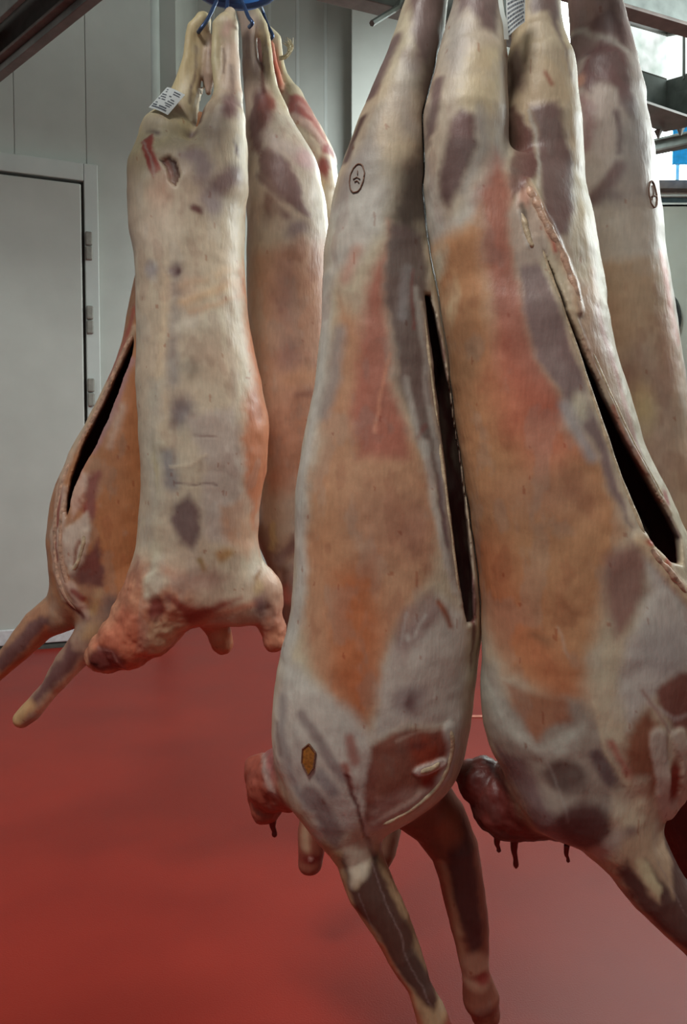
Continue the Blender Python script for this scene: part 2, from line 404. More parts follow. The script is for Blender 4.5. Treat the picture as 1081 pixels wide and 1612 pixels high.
def poly_sd(u, v, P):
    P = np.asarray(P, float); n = len(P)
    d = np.full(u.shape, 1e18); s = np.ones(u.shape)
    for i in range(n):
        a = P[i]; b = P[i-1]; ex, ey = b[0]-a[0], b[1]-a[1]; wx, wy = u-a[0], v-a[1]
        t = np.clip((wx*ex+wy*ey)/(ex*ex+ey*ey+1e-9), 0, 1)
        bx, by = wx-ex*t, wy-ey*t; d = np.minimum(d, bx*bx+by*by)
        c1 = v >= a[1]; c2 = v < b[1]; c3 = ex*wy > ey*wx
        fl = (c1 & c2 & c3) | (~c1 & ~c2 & ~c3); s = np.where(fl, -s, s)
    return s*np.sqrt(d)
def line_sd(u, v, L):
    d = np.full(u.shape, 1e9)
    if len(L) == 1: return np.hypot(u-L[0][0], v-L[0][1])
    for a, b in zip(L[:-1], L[1:]):
        ex, ey = b[0]-a[0], b[1]-a[1]
        t = np.clip(((u-a[0])*ex+(v-a[1])*ey)/(ex*ex+ey*ey+1e-9), 0, 1)
        d = np.minimum(d, np.hypot(u-a[0]-ex*t, v-a[1]-ey*t))
    return d

class Carcass:
    def __init__(s, Y): s.Y = Y; s.prims = []; s.cuts = []; s.lump = 0.0045; s.avoid = []
    def rows(s, R, k=0.03, name='trunk'):
        """R: (py, xl, xr, half-depth m, depth offset m)"""
        R = sorted(R, key=lambda r: -r[0]); z = []; c = []; a = []; b = []; y = []
        for (py, xl, xr, hb, dy) in R:
            p, q = at(xl, py, s.Y+dy), at(xr, py, s.Y+dy)
            z.append(p.z); c.append((p.x+q.x)/2); a.append((q.x-p.x)/2); b.append(hb); y.append(s.Y+dy)
        zz = np.linspace(z[0], z[-1], 400); ker = np.hanning(23); ker /= ker.sum()
        def sm(v):
            v = np.interp(zz, z, v); return np.convolve(np.pad(v, 11, 'edge'), ker, 'valid')
        s.prims.append(('rows', name, (zz, sm(c), sm(a), sm(b), sm(y)), k))
        if name == 'trunk': s.front = (zz, sm(y)-sm(b)*0.75)
        return s
    def chain(s, C, name, k=0.03, sy=1.0):
        """C: (px, py, radius px, depth offset m)"""
        pts = []; rad = []
        for (px, py, r, dy) in C:
            p = at(px, py, s.Y+dy); pts.append((p.x, p.y, p.z)); rad.append(r*(s.Y+dy)/FPX)
        s.prims.append(('chain', name, (np.array(pts), np.array(rad), sy), k)); return s
    def slit(s, poly, thick=0.016, grow=55, front=0.03, dy=0.0): s.cuts.append((poly, thick, grow, front, dy)); return s
    def pd(s, pr, p):
        x, y, z = p[:, 0], p[:, 1], p[:, 2]
        if pr[0] == 'rows':
            zz, c, a, b, yc = pr[2]
            cx = np.interp(z, zz, c); ax = np.interp(z, zz, a); bb = np.interp(z, zz, b); yy = np.interp(z, zz, yc)
            px, py = x-cx, y-yy
            k0 = np.sqrt((px/ax)**2+(py/bb)**2)+1e-6; k1 = np.sqrt((px/ax**2)**2+(py/bb**2)**2)+1e-6
            d = k0*(k0-1)/k1
            return smax(d, np.maximum(z-zz[-1], zz[0]-z), 0.02)
        P, r, sy = pr[2]; d = np.full(x.shape, 1e9)
        for i in range(len(P)-1):
            e = P[i+1]-P[i]; wv = p-P[i]
            t = np.clip((wv@e)/(e@e+1e-12), 0, 1)
            q = wv - t[:, None]*e; q[:, 1] /= sy
            d = np.minimum(d, np.sqrt((q*q).sum(1)) - (r[i]+(r[i+1]-r[i])*t))
        return d*min(1, sy)
    def chart(s, x, z):
        return sheet(x, z, np.interp(z, s.front[0], s.front[1]))
    def solid(s, p):
        d = None
        for pr in s.prims:
            q = s.pd(pr, p); d = q if d is None else smin(d, q, pr[3])
        return d - fbm(p, 16, 3)*s.lump
    def full(s, p, d=None):
        if d is None: d = s.solid(p)
        for poly, th, grow, front, dy in s.cuts:
            tr = s.pd(s.prims[0], p)
            zz = s.prims[0][2][0]; yc = np.interp(p[:, 2], zz, s.prims[0][2][4])+dy
            u, v = s.chart(p[:, 0], p[:, 2]); u = u + fbm(p, 40, 2)*2.5
            sd = poly_sd(u, v, poly)*s.Y/FPX
            inner = smax(tr+th, sd-grow*s.Y/FPX, 0.02)
            slot = np.maximum(sd, p[:, 1]-(yc+front))
            slot = np.maximum(slot, tr-0.03)
            d = smax(d, -np.minimum(inner, slot), 0.006)
        for o in s.avoid: d = smax(d, 0.0024-o.solid(p), 0.003)
        return d
    def mesh(s, h):
        lo = np.full(3, 1e9); hi = -lo
        for pr in s.prims:
            if pr[0] == 'rows':
                zz, c, a, b, yc = pr[2]
                l = np.array([(c-a).min(), (yc-b).min(), zz[0]]); u = np.array([(c+a).max(), (yc+b).max(), zz[-1]])
            else:
                P, r, sy = pr[2]; rm = r[:, None]*max(1, sy); l = (P-rm).min(0); u = (P+rm).max(0)
            lo = np.minimum(lo, l); hi = np.maximum(hi, u)
        lo -= 0.03; hi += 0.03
        B = 6; H = h*B
        n = np.ceil((hi-lo)/H).astype(int)
        g = np.stack(np.meshgrid(*[lo[i]+(np.arange(n[i])+0.5)*H for i in range(3)], indexing='ij'), -1).reshape(-1, 3)
        dc = s.full(g).reshape(n)
        act = np.abs(dc) < H*1.15
        V = np.repeat(np.repeat(np.repeat(dc, B, 0), B, 1), B, 2).astype(np.float32)
        mk = np.repeat(np.repeat(np.repeat(act, B, 0), B, 1), B, 2)
        idx = np.argwhere(mk)
        out = np.empty(len(idx), np.float32)
        for i in range(0, len(idx), 400000):
            out[i:i+400000] = s.full(lo + (idx[i:i+400000]+0.5)*h)
        V[mk] = out
        # surface nets
        S = V < 0
        cs = [S[a:S.shape[0]-1+a, b:S.shape[1]-1+b, c:S.shape[2]-1+c] for a in (0, 1) for b in (0, 1) for c in (0, 1)]
        cnt = sum(c.astype(np.int8) for c in cs); cell = (cnt > 0) & (cnt < 8)
        ci = np.argwhere(cell); vid = np.full(cell.shape, -1, np.int32); vid[cell] = np.arange(len(ci))
        offs = [(a, b, c) for a in (0, 1) for b in (0, 1) for c in (0, 1)]
        vals = np.stack([V[ci[:, 0]+a, ci[:, 1]+b, ci[:, 2]+c] for a, b, c in offs], 1)
        acc = np.zeros((len(ci), 3)); num = np.zeros(len(ci))
        for i in range(8):
            for j in range(i+1, 8):
                if sum(abs(offs[i][q]-offs[j][q]) for q in range(3)) != 1: continue
                a, b = vals[:, i], vals[:, j]; cr = (a < 0) != (b < 0)
                t = np.where(cr, a/(a-b+1e-12), 0)
                pt = np.array(offs[i])[None]+t[:, None]*(np.array(offs[j])-np.array(offs[i]))[None]
                acc += pt*cr[:, None]; num += cr
        pos = lo + (ci+0.5+acc/num[:, None])*h
        faces = []
        for ax in range(3):
            sl0 = [slice(1, -1)]*3; sl1 = [slice(1, -1)]*3
            sl0[ax] = slice(0, -1); sl1[ax] = slice(1, None)
            A = S[tuple(sl0)]; Bq = S[tuple(sl1)]
            e = np.argwhere(A != Bq); fl = A[A != Bq]
            b, c = (ax+1) % 3, (ax+2) % 3
            base = e.copy(); base[:, b] += 1; base[:, c] += 1
            q = []
            for db, dcc in ((-1, -1), (0, -1), (0, 0), (-1, 0)):
                k = base.copy(); k[:, b] += db; k[:, c] += dcc
                q.append(vid[k[:, 0], k[:, 1], k[:, 2]])
            q = np.stack(q, 1); q[~fl] = q[~fl][:, ::-1]; faces.append(q)
        F = np.concatenate(faces); F = F[(F >= 0).all(1)]
        return pos, F
def vnormals(P, F):
    n = np.cross(P[F[:, 2]]-P[F[:, 0]], P[F[:, 3]]-P[F[:, 1]]); N = np.zeros_like(P)
    for k in range(3):
        w_ = np.zeros(len(P))
        for c in range(4): w_ += np.bincount(F[:, c], n[:, k], len(P))
        N[:, k] = w_
    return N/(np.linalg.norm(N, axis=1, keepdims=True)+1e-12)

# ---- surface colouring: patches of fat, membrane and muscle, a few with light or shade painted in
def pol(pts, col, soft=10, h=0, a=1.0, wob=7, on=None): return ('p', pts, lin(col), soft, h, a, wob, on)
def stk(pts, wd, col, soft=5, h=0, a=1.0, wob=4, on=None): return ('s', (pts, wd), lin(col), soft, h, a, wob, on)
def ell(cx, cy, rx, ry, col, soft=10, h=0, a=1.0, wob=7, on=None): return ('e', (cx, cy, rx, ry), lin(col), soft, h, a, wob, on)

F_ = (200, 186, 160); W_ = (198, 193, 183); G_ = (152, 146, 144); P_ = (120, 97, 95); D_ = (86, 56, 55)
O_ = (190, 140, 107); A_ = (186, 132, 84); K_ = (170, 104, 86); R_ = (140, 46, 38); T_ = (176, 146, 112)
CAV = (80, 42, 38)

def build(c, name, h, base, primcol, paint, label, group, detail=0.0):
    P, F = c.mesh(h)
    N = vnormals(P, F)
    # which limb a vertex belongs to
    ds = np.stack([c.pd(pr, P) for pr in c.prims], 1)
    wgt = np.exp(-np.clip(ds-ds.min(1, keepdims=True), 0, 1)/0.008); wgt /= wgt.sum(1, keepdims=True)
    names = [pr[1] for pr in c.prims]
    colr = np.zeros((len(P), 3)); colr += 0
    for i, nme in enumerate(names):
        colr += wgt[:, i:i+1]*np.array(lin(primcol.get(nme, base)))
    u0, v0 = c.chart(P[:, 0], P[:, 2])
    n1 = fbm(P+3.1, 20, 4); n2 = fbm(P+9.7, 20, 4); n3 = fbm(P+1.7, 90, 2)
    H = np.zeros(len(P))
    for kind, geo, col, soft, hh, al, wob, on in paint:
        soft = soft*1.25+2; col = (col[0], col[1], min(col[2], col[1]*0.97)); al = al*0.92
        if kind == 's' and geo[1] <= 6 and min(col) > 0.25: al *= 0.75
        if kind == 'p': bx = np.array(geo); b0 = bx.min(0); b1 = bx.max(0); pad = soft+wob*2
        elif kind == 's': bx = np.array(geo[0])[:, :2]; b0 = bx.min(0); b1 = bx.max(0); pad = soft+wob*2+geo[1]
        else: b0 = np.array(geo[:2])-np.array(geo[2:]); b1 = np.array(geo[:2])+np.array(geo[2:]); pad = soft+wob*2
        m = np.where((u0 > b0[0]-pad) & (u0 < b1[0]+pad) & (v0 > b0[1]-pad) & (v0 < b1[1]+pad))[0]
        if len(m) == 0: continue
        u = u0[m]+n1[m]*wob*1.6+n3[m]*wob*0.5; v = v0[m]+n2[m]*wob*1.6
        if kind == 'p': d = poly_sd(u, v, geo)
        elif kind == 's': d = line_sd(u, v, geo[0])-geo[1]
        else:
            k0 = np.hypot((u-geo[0])/geo[2], (v-geo[1])/geo[3]); d = (k0-1)*min(geo[2], geo[3])
        t = np.clip(0.5-d/(soft+1e-6), 0, 1); t = t*t*(3-2*t)*al
        if on is not None:
            wo = sum(wgt[m, i] for i, nme in enumerate(names) if nme in (on if isinstance(on, tuple) else (on,)))
            t = t*wo
        colr[m] = colr[m]*(1-t[:, None]) + np.array(col)[None]*t[:, None]
        if hh: H[m] += hh*0.001*t
    # natural blotching of the membrane
    bl = fbm(P+5.5, 9, 4)[:, None]
    colr *= 1+0.15*bl
    b2 = fbm(P+21.5, 14, 3)[:, None]; b3 = fbm(P*np.array([1, 1, .35])+31.5, 45, 2)[:, None]
    colr *= 1+b2*np.array([.02, -.06, -.08])[None]+b3*np.array([.05, .06, .07])[None]
    fl = (vnoise(P*np.array([120, 120, 45])+4) > 0.93)
    colr[fl] *= np.array([0.80, 0.62, 0.58])
    wn = sum([wgt[:, i] for i, nme in enumerate(names) if nme in ('neck', 'stump_left', 'stump_right')] + [np.zeros(len(P))])
    H += wn*fbm(P+8.8, 42, 3)*0.006
    colr *= 1+(wn*fbm(P+2.2, 38, 3))[:, None]*np.array([.35, .55, .6])[None]
    isl = fbm(P*np.array([1, 1, .6])+41.0, 24, 4)[:, None]
    up = np.clip((isl-0.16)/0.14, 0, 1); dn = np.clip((-isl-0.20)/0.14, 0, 1)
    colr = colr*(1-.20*up)+np.array(lin(W_))[None]*colr.mean(1, keepdims=True)/.48*(.20*up)
    colr = colr*(1-dn*np.array([.12, .18, .18])[None])
    # body cavity
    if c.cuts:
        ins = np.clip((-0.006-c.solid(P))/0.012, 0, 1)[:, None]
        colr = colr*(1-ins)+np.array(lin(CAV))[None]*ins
    P = P + N*H[:, None]
    lowz = P[:, 2].min(); cx = float(P[:, 0].mean())
    e = empty(name, (cx, c.Y, float(lowz)), label, 'carcass', group)
    me = bpy.data.meshes.new('body')
    Pl = P - np.array(e.location)[None]
    me.vertices.add(len(P)); me.vertices.foreach_set('co', Pl.astype(np.float32).ravel())
    me.loops.add(F.size); me.loops.foreach_set('vertex_index', F.astype(np.int32).ravel())
    me.polygons.add(len(F)); me.polygons.foreach_set('loop_start', np.arange(0, F.size, 4, dtype=np.int32))
    me.polygons.foreach_set('use_smooth', np.ones(len(F), bool))
    me.update(calc_edges=True)
    ca_ = me.color_attributes.new('Col', 'FLOAT_COLOR', 'POINT')
    ca_.data.foreach_set('color', np.concatenate([np.clip(colr, 0, 1), np.ones((len(P), 1))], 1).astype(np.float32).ravel())
    me.validate()
    link('body', me, M['flesh'], e)
    e_info = dict(P=P, N=N, u=u0, v=v0, e=e, c=c)
    print(name, len(P), 'verts')
    return e_info

def on_skin(inf, px, py, lift=0.0012):
    """point of the carcass' front skin at chart place (px,py)"""
    m = np.where((np.abs(inf['u']-px) < 9) & (np.abs(inf['v']-py) < 9) & (inf['N'][:, 1] < -0.05))[0]
    if len(m) == 0:
        p = at(px, py, inf['c'].Y); return p
    d = np.hypot(inf['u'][m]-px, inf['v'][m]-py)
    o = m[np.argsort(d)[:6]]; dd_ = np.hypot(inf['u'][o]-px, inf['v'][o]-py)+0.3
    front = inf['P'][o][:, 1].min(); keep = inf['P'][o][:, 1] < front+0.03; o = o[keep]; dd_ = dd_[keep]
    wq = 1/dd_; wq /= wq.sum()
    p = (inf['P'][o]*wq[:, None]).sum(0)+(inf['N'][o]*wq[:, None]).sum(0)*lift
    return Vector(p)
def stamp(inf, cx, cy, rx, ry, tilt, marks, m, name='ink_stamp', lw=1.05):
    e = inf['e']; bm = bmesh.new()
    def P2(a, b):
        t = math.radians(tilt); return (cx+a*math.cos(t)-b*math.sin(t), cy+a*math.sin(t)+b*math.cos(t))
    ring = [on_skin(inf, *P2(rx*math.cos(k*math.pi/16), ry*math.sin(k*math.pi/16)))-Vector(e.location) for k in range(33)]
    s_ = inf['c'].Y/FPX
    tube_bm(bm, ring, lw*s_, 5)
    for L in marks:
        tube_bm(bm, [on_skin(inf, *P2(a*rx, b*ry))-Vector(e.location) for a, b in L], 0.8*lw*s_, 4)
    o = bm_obj(name, bm, m, e, True); o['label'] = 'brown oval inspection stamp'; return o
def drip(inf, px, py, ln, r, dy):
    e = inf['e']; Y = inf['c'].Y+dy; bm = bmesh.new()
    pts = [at(px, py-8, Y), at(px-1, py+ln*0.3, Y), at(px+1.5, py+ln*0.65, Y), at(px+2, py+ln, Y)]
    s_ = Y/FPX
    tube_bm(bm, [p-Vector(e.location) for p in curve_pts(pts, 4)], [r*s_*(1.25, 1.15, 1.05, 1, .9, .8, .72, .68, .66, .72, .8, .7, .25)[i] for i in range(13)], 7)
    o = bm_obj('hanging_shred', bm, M['drip'], e, True); return o

def rim(inf, pts, r, m, name='fat_rim', seed=1, lift=None, lump=.35):
    lump *= .5; r *= 1.1
    if lift is None: lift = -.5*r*inf['c'].Y/FPX
    e = inf['e']; s_ = inf['c'].Y/FPX; rnd = random.Random(seed)
    ctl = [on_skin(inf, x, y, lift)-Vector(e.location) for x, y in pts]
    cp = curve_pts(ctl, 7)
    rad = []
    for k in range(len(cp)):
        tpr = min(1, k/4+.2, (len(cp)-1-k)/4+.2)
        rad.append(r*s_*tpr*(1+rnd.uniform(-lump, lump)))
    rad = [(rad[max(0, k-1)]+2*rad[k]+rad[min(len(rad)-1, k+1)])/4 for k in range(len(rad))]
    cp = [p+Vector((rnd.uniform(-1, 1), rnd.uniform(-1, 1), rnd.uniform(-1, 1)))*r*s_*lump*.5 for p in cp]
    bm = bmesh.new(); tube_bm(bm, cp, rad, 9)
    for _ in range(2): bmesh.ops.smooth_vert(bm, verts=bm.verts, factor=.5, use_axis_x=True, use_axis_y=True, use_axis_z=True)
    return bm_obj(name, bm, m, e, True)
M['fat'] = mat('fat_tissue', (196, 176, 146), 0.42, nscale=70, var=0.14, bump=0.3)
M['fatpink'] = mat('pink_fat_tissue', (194, 158, 134), 0.42, nscale=80, var=0.2, bump=0.3)
GRP_F = 'lamb carcasses hanging from hooks'
#PAINT-BEGIN
# ------------------------------------------------------------------ F2 front right carcass
c = C2 = Carcass(1.36)
c.rows([(255, 690, 880, .05, .02), (300, 672, 915, .075, .02), (350, 676, 928, .085, .015), (400, 683, 938, .092, .01), (450, 690, 946, .095, .01), (500, 697, 956, .1, .0), (560, 705, 968, .102, 0), (620, 712, 988, .105, 0),
        (700, 722, 1010, .11, 0), (780, 735, 1050, .118, 0), (860, 748, 1085, .124, 0), (940, 757, 1110, .128, 0), (1000, 758, 1124, .13, 0), (1060, 757, 1130, .13, 0), (1140, 760, 1128, .125, 0),
        (1190, 775, 1112, .115, 0), (1240, 810, 1080, .1, 0), (1290, 862, 1030, .08, 0), (1325, 910, 985, .045, 0)])
c.chain([(752, -190, 18, .03), (754, -90, 26, .02), (752, 0, 38, .02), (743, 100, 54, .01), (733, 190, 64, .0), (734, 290, 64, .0), (760, 380, 70, .0)], 'hindleg_near', .025)
c.chain([(862, -190, 18, .05), (856, -90, 24, .05), (846, 0, 33, .05), (847, 55, 40, .05), (850, 110, 53, .05), (853, 200, 60, .05), (860, 300, 58, .045), (884, 400, 54, .04), (900, 470, 50, .03)], 'hindleg_far', .02)
c.chain([(900, 1240, 88, -.02), (958, 1290, 62, -.04), (1000, 1345, 52, -.05), (1035, 1400, 47, -.06), (1080, 1450, 40, -.07), (1130, 1510, 32, -.07), (1170, 1570, 27, -.07)], 'foreleg_near', .035)
c.chain([(870, 1240, 80, .05), (800, 1260, 62, .07), (760, 1232, 40, .08), (742, 1220, 26, .085)], 'neck', .03)
c.chain([(1060, 1230, 50, .06), (1085, 1310, 45, .08), (1120, 1400, 36, .08)], 'foreleg_far', .02)
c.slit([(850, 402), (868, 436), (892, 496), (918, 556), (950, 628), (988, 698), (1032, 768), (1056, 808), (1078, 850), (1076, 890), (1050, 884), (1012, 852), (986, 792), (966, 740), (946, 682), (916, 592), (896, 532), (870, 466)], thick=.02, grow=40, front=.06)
paint = [
 pol([(720,-200),(790,-200),(792,20),(775,60),(752,55),(735,20),(720,30)], P_, 14, on='hindleg_near'), ell(715,80,14,70,G_,22,a=.7,on='hindleg_near'),
 stk([(690,130),(682,175),(678,210)], 7, P_, 7), stk([(672,165),(676,230)], 3, P_, 5, a=.6), stk([(790,100),(795,200),(790,260)], 6, G_, 10, a=.7, on='hindleg_near'),
 pol([(735,90),(785,80),(790,150),(770,200),(720,190),(712,140)], (210,194,160), 24, on='hindleg_near'),
 pol([(722,190),(742,200),(744,250),(728,300),(708,325),(694,310),(690,270),(702,230)], (106,80,82), 14, 2, on=('hindleg_near','trunk')), ell(728,215,24,20,(128,96,92),12,a=.8,on='hindleg_near'), stk([(750,190),(755,250),(730,310)],7,G_,12,a=.6,on=('hindleg_near','trunk')),
 pol([(668,230),(690,300),(705,350),(760,300),(772,240),(785,260),(760,330),(700,370),(676,360)], W_, 14, on=('hindleg_near','trunk'), a=.9),
 pol([(770,250),(785,265),(797,300),(806,420),(830,520),(852,580),(880,640),(870,680),(820,660),(790,600),(766,480),(750,380),(745,330)], K_, 26),
 pol([(676,372),(720,360),(752,335),(765,480),(792,600),(830,660),(900,680),(950,740),(960,780),(980,830),(950,900),(925,1000),(905,1080),(880,1090),(860,1080),(800,1070),(778,1000),(762,900),(742,780),(728,700),(712,600),(700,480)], (192,138,96), 28),
 pol([(780,520),(830,600),(880,660),(900,720),(840,740),(790,680),(770,600)], (196,116,90), 50, a=.85),
 stk([(770,880),(800,960),(850,1040),(880,1080)], 34, (180,110,74), 50, a=.8), ell(735,560,20,70,(150,112,82),26,a=.75), ell(696,405,8,22,(214,208,184),12), ell(715,470,5,24,(212,196,160),10,a=.8),
 ell(860,780,60,40,(160,118,100),70,a=.55), ell(880,900,60,80,(176,130,94),60,a=.6), stk([(840,1000),(860,1010)],6,(120,84,60),14,a=.7), stk([(875,985),(890,1030)],1,W_,5,a=.5),
 pol([(940,880),(985,850),(1010,880),(1008,930),(985,970),(960,1000),(945,960)], (140,100,90), 22), 
 pol([(1005,860),(1040,890),(1090,940),(1100,1040),(1040,1070),(1000,1110),(975,1140),(965,1080),(975,1010),(1000,960),(1015,920)], (196,190,182), 20), ell(1040,1020,50,40,(160,150,160),36,a=.6),
 pol([(1020,1080),(1060,1055),(1120,1070),(1110,1150),(1050,1140),(1025,1110)], (124,70,62), 12), stk([(1010,1100),(1050,1125),(1100,1120)], 3, (190,176,170), 6), stk([(1000,1080),(1040,1140),(1060,1150)],2,(170,140,130),4),
 pol([(985,1130),(1010,1110),(1040,1150),(1030,1230),(1000,1280),(975,1240),(968,1170)], (140,82,58), 18), 
 stk([(1024,1150),(1030,1200),(1040,1245),(1052,1280)], 14, (198,184,170), 6, 3), stk([(1060,1150),(1078,1190),(1080,1240),(1060,1285)], 12, (200,184,166), 6, 4), ell(1058,1228,11,34,(132,36,26),6,-3),
 pol([(762,1000),(790,1080),(800,1110),(860,1110),(880,1090),(905,1095),(930,1130),(960,1200),(960,1260),(900,1320),(820,1250),(780,1180),(760,1120)], (158,146,134), 18), 
 pol([(800,1085),(880,1090),(895,1120),(862,1140),(846,1165),(830,1140),(808,1120)], (164,112,84), 12),
 pol([(765,1060),(782,1090),(800,1130),(850,1170),(870,1160),(910,1130),(900,1180),(850,1190),(800,1160),(770,1120)], (196,198,184), 16, a=.9),
 ell(885,1215,32,24,(96,76,70),12,1.5), ell(905,1290,44,40,(92,64,64),16,1.5), pol([(790,1190),(830,1200),(870,1290),(900,1335),(850,1310),(810,1250)], (126,104,106), 14),
 stk([(835,1150),(870,1220),(885,1280)], 1, W_, 5, a=.4), stk([(925,1100),(945,1180),(985,1240)], 3, (206,190,160), 5, 1), stk([(930,1180),(950,1215),(975,1240)], 10, (110,96,100), 9, on=('trunk','foreleg_near')), stk([(950,1160),(985,1225)], 5, (178,120,104), 8),
 ell(985,1260,32,42,(206,192,164),16,1.5,on=('trunk','foreleg_near')), ell(982,1296,12,10,(130,112,108),10,on='foreleg_near'), stk([(930,1330),(960,1300)], 10, (176,160,150), 14, a=.8, on='foreleg_near'),
 pol([(955,1345),(972,1330),(985,1350),(995,1380),(1010,1390),(1000,1330),(1035,1380),(1045,1290),(1100,1360),(1190,1560),(1150,1600),(1060,1470),(990,1415)], (74,46,47), 9, on='foreleg_near'),
 stk([(1015,1330),(1050,1400),(1110,1480)], .7, (140,120,120), 1, a=.6, on='foreleg_near'), pol([(985,1330),(1000,1330),(1015,1365),(1008,1385),(990,1360)], (200,186,150), 7, on='foreleg_near'),
 # rim of the belly cut
 pol([(806,400),(840,400),(868,470),(900,560),(935,660),(970,760),(990,830),(965,790),(920,690),(880,630),(845,570),(820,500)], (138,116,124), 10), ell(905,640,16,22,(206,196,172),14), stk([(880,640),(920,720)], 10, (176,168,166), 14),
 stk([(838,380),(858,440),(884,510),(914,594),(944,684),(964,742),(984,794),(1010,856)], 6, (204,190,164), 5, 3.5), stk([(1000,848),(1030,882),(1060,920),(1090,950)], 11, (206,180,146), 9, 4), ell(1008,852,7,5,(170,60,40),4), ell(1040,885,6,5,(180,80,50),4),
 pol([(795,340),(815,300),(840,320),(862,400),(840,420),(806,420)], (186,166,150), 10), ell(818,312,12,20,(206,160,140),8,3), stk([(815,340),(828,390)], 5, W_, 5, 3), stk([(826,296),(846,340),(872,390),(892,440),(905,490)], 8, (206,176,146), 5, 5), stk([(845,345),(870,400)],2,(180,80,62),4), stk([(815,330),(822,370)],4,(120,104,90),5),
 pol([(900,480),(915,520),(960,600),(1010,700),(1050,790),(1080,850),(1078,860),(1050,812),(1000,722),(950,635),(915,560)], (140,116,124), 5), stk([(892,490),(920,552),(952,624),(990,694),(1034,764),(1060,808)], 4, (200,182,152), 4, 2.5),
 stk([(985,690),(1000,715)], 5, W_, 7, a=.7), ell(1058,785,7,13,(160,52,34),5), stk([(960,640),(1000,720),(1045,790)], 2.5, (176,100,80), 4),
 pol([(900,440),(940,450),(965,560),(1000,690),(985,680),(950,610),(915,540)], (190,160,134), 14), stk([(935,420),(955,520),(990,640),(1010,720)], 5, (176,106,84), 8),
 # far hind leg
 pol([(825,-200),(890,-200),(888,40),(905,110),(890,60),(868,0),(845,0)], P_, 10, on='hindleg_far'), pol([(800,70),(825,50),(836,100),(830,130),(805,130)], (104,82,76), 16, on='hindleg_far'),
 pol([(802,150),(820,148),(838,200),(842,280),(820,300),(795,320),(790,290),(808,220)], (104,60,60), 8, 1.5, on=('hindleg_far','trunk')), pol([(842,155),(880,160),(905,240),(905,330),(880,400),(850,350),(842,260)], (114,88,100), 14, 1.5, on=('hindleg_far','trunk')), stk([(838,165),(846,230),(842,300)], 2, W_, 4, on=('hindleg_far','trunk')),
 stk([(905,170),(914,260),(925,360),(936,430),(945,470)], 6, (206,184,148), 9, 1, on=('hindleg_far','trunk')), stk([(885,380),(895,430)], 8, (196,180,160), 10, on=('hindleg_far','trunk')), stk([(862,110),(872,130)],3,(150,90,70),6,on='hindleg_far'),
 ell(800,1290,70,50,(104,44,38),20,on='neck'), stk([(790,1250),(830,1290)], 4, (60,24,24), 8, on='neck'), stk([(770,1200),(800,1240),(840,1300)],3,(150,90,80),8,a=.6,on='neck'),
]
f2 = build(c, 'lamb_carcass', .0032, F_, {'neck': (92,46,42), 'foreleg_near': (176,146,120), 'foreleg_far': (84,34,30), 'hindleg_near': (200,186,166), 'hindleg_far': (196,176,146)}, paint,
  'front lamb carcass right of centre with a long open belly slit and dark neck', GRP_F)
rim(f2, [(846,392),(858,432),(884,502),(912,586),(942,676),(962,734),(982,788),(1006,846)], 4.5, M['fat'], seed=3)
rim(f2, [(824,300),(836,322),(848,346),(862,374),(878,402),(890,432),(900,460),(908,486)], 7, M['fatpink'], seed=5, lump=.5)
rim(f2, [(814,338),(820,358),(828,384),(834,400)], 5, M['fat'], seed=6, lump=.5)
rim(f2, [(1006,850),(1026,876),(1044,896),(1062,916),(1082,938)], 7, M['fatpink'], seed=7, lump=.45)
rim(f2, [(926,548),(950,600),(976,652),(1004,704),(1036,756),(1056,792)], 3, M['fat'], seed=8)
drip(f2, 783, 1322, 20, 5, .07); drip(f2, 810, 1325, 42, 6, .07); drip(f2, 892, 1338, 20, 4, .0)

# ------------------------------------------------------------------ F1 front left carcass
c = C1 = Carcass(1.42); c.avoid = [C2]
c.rows([(-170, 672, 712, .022, .0), (-100, 664, 712, .032, 0), (-40, 650, 708, .042, 0), (0, 638, 704, .05, 0), (60, 618, 698, .06, 0), (120, 594, 692, .068, 0), (200, 560, 684, .078, 0),
        (300, 524, 680, .085, 0), (400, 510, 684, .088, 0), (500, 508, 700, .09, 0), (600, 498, 720, .095, 0), (700, 477, 736, .105, 0), (790, 463, 748, .115, 0),
        (850, 466, 754, .12, 0), (920, 462, 761, .122, 0), (980, 456, 762, .125, 0), (1050, 437, 749, .125, 0), (1140, 425, 740, .12, 0),
        (1200, 432, 728, .11, 0), (1250, 455, 700, .095, 0), (1290, 488, 640, .07, 0), (1312, 520, 600, .04, 0)])
c.chain([(505, 1250, 48, -.01), (540, 1300, 46, -.02), (564, 1345, 38, -.02), (583, 1400, 39, -.03), (612, 1450, 34, -.04), (634, 1500, 28, -.05), (659, 1552, 20, -.06), (676, 1590, 24, -.06), (690, 1628, 27, -.06)], 'foreleg_near', .03)
c.chain([(640, 1240, 60, .06), (688, 1290, 46, .07), (715, 1335, 40, .07), (729, 1400, 35, .07), (740, 1470, 29, .07), (748, 1530, 23, .07), (757, 1572, 30, .07), (764, 1594, 24, .07)], 'foreleg_far', .03)
c.chain([(470, 1220, 60, .06), (430, 1232, 46, .08), (412, 1218, 30, .09), (420, 1270, 26, .09)], 'neck', .03)
c.slit([(668, 462), (676, 520), (690, 640), (704, 760), (716, 860), (728, 940), (737, 985), (750, 985), (747, 900), (738, 800), (725, 700), (708, 600), (692, 520), (678, 462)], thick=.016, grow=25, front=.02)
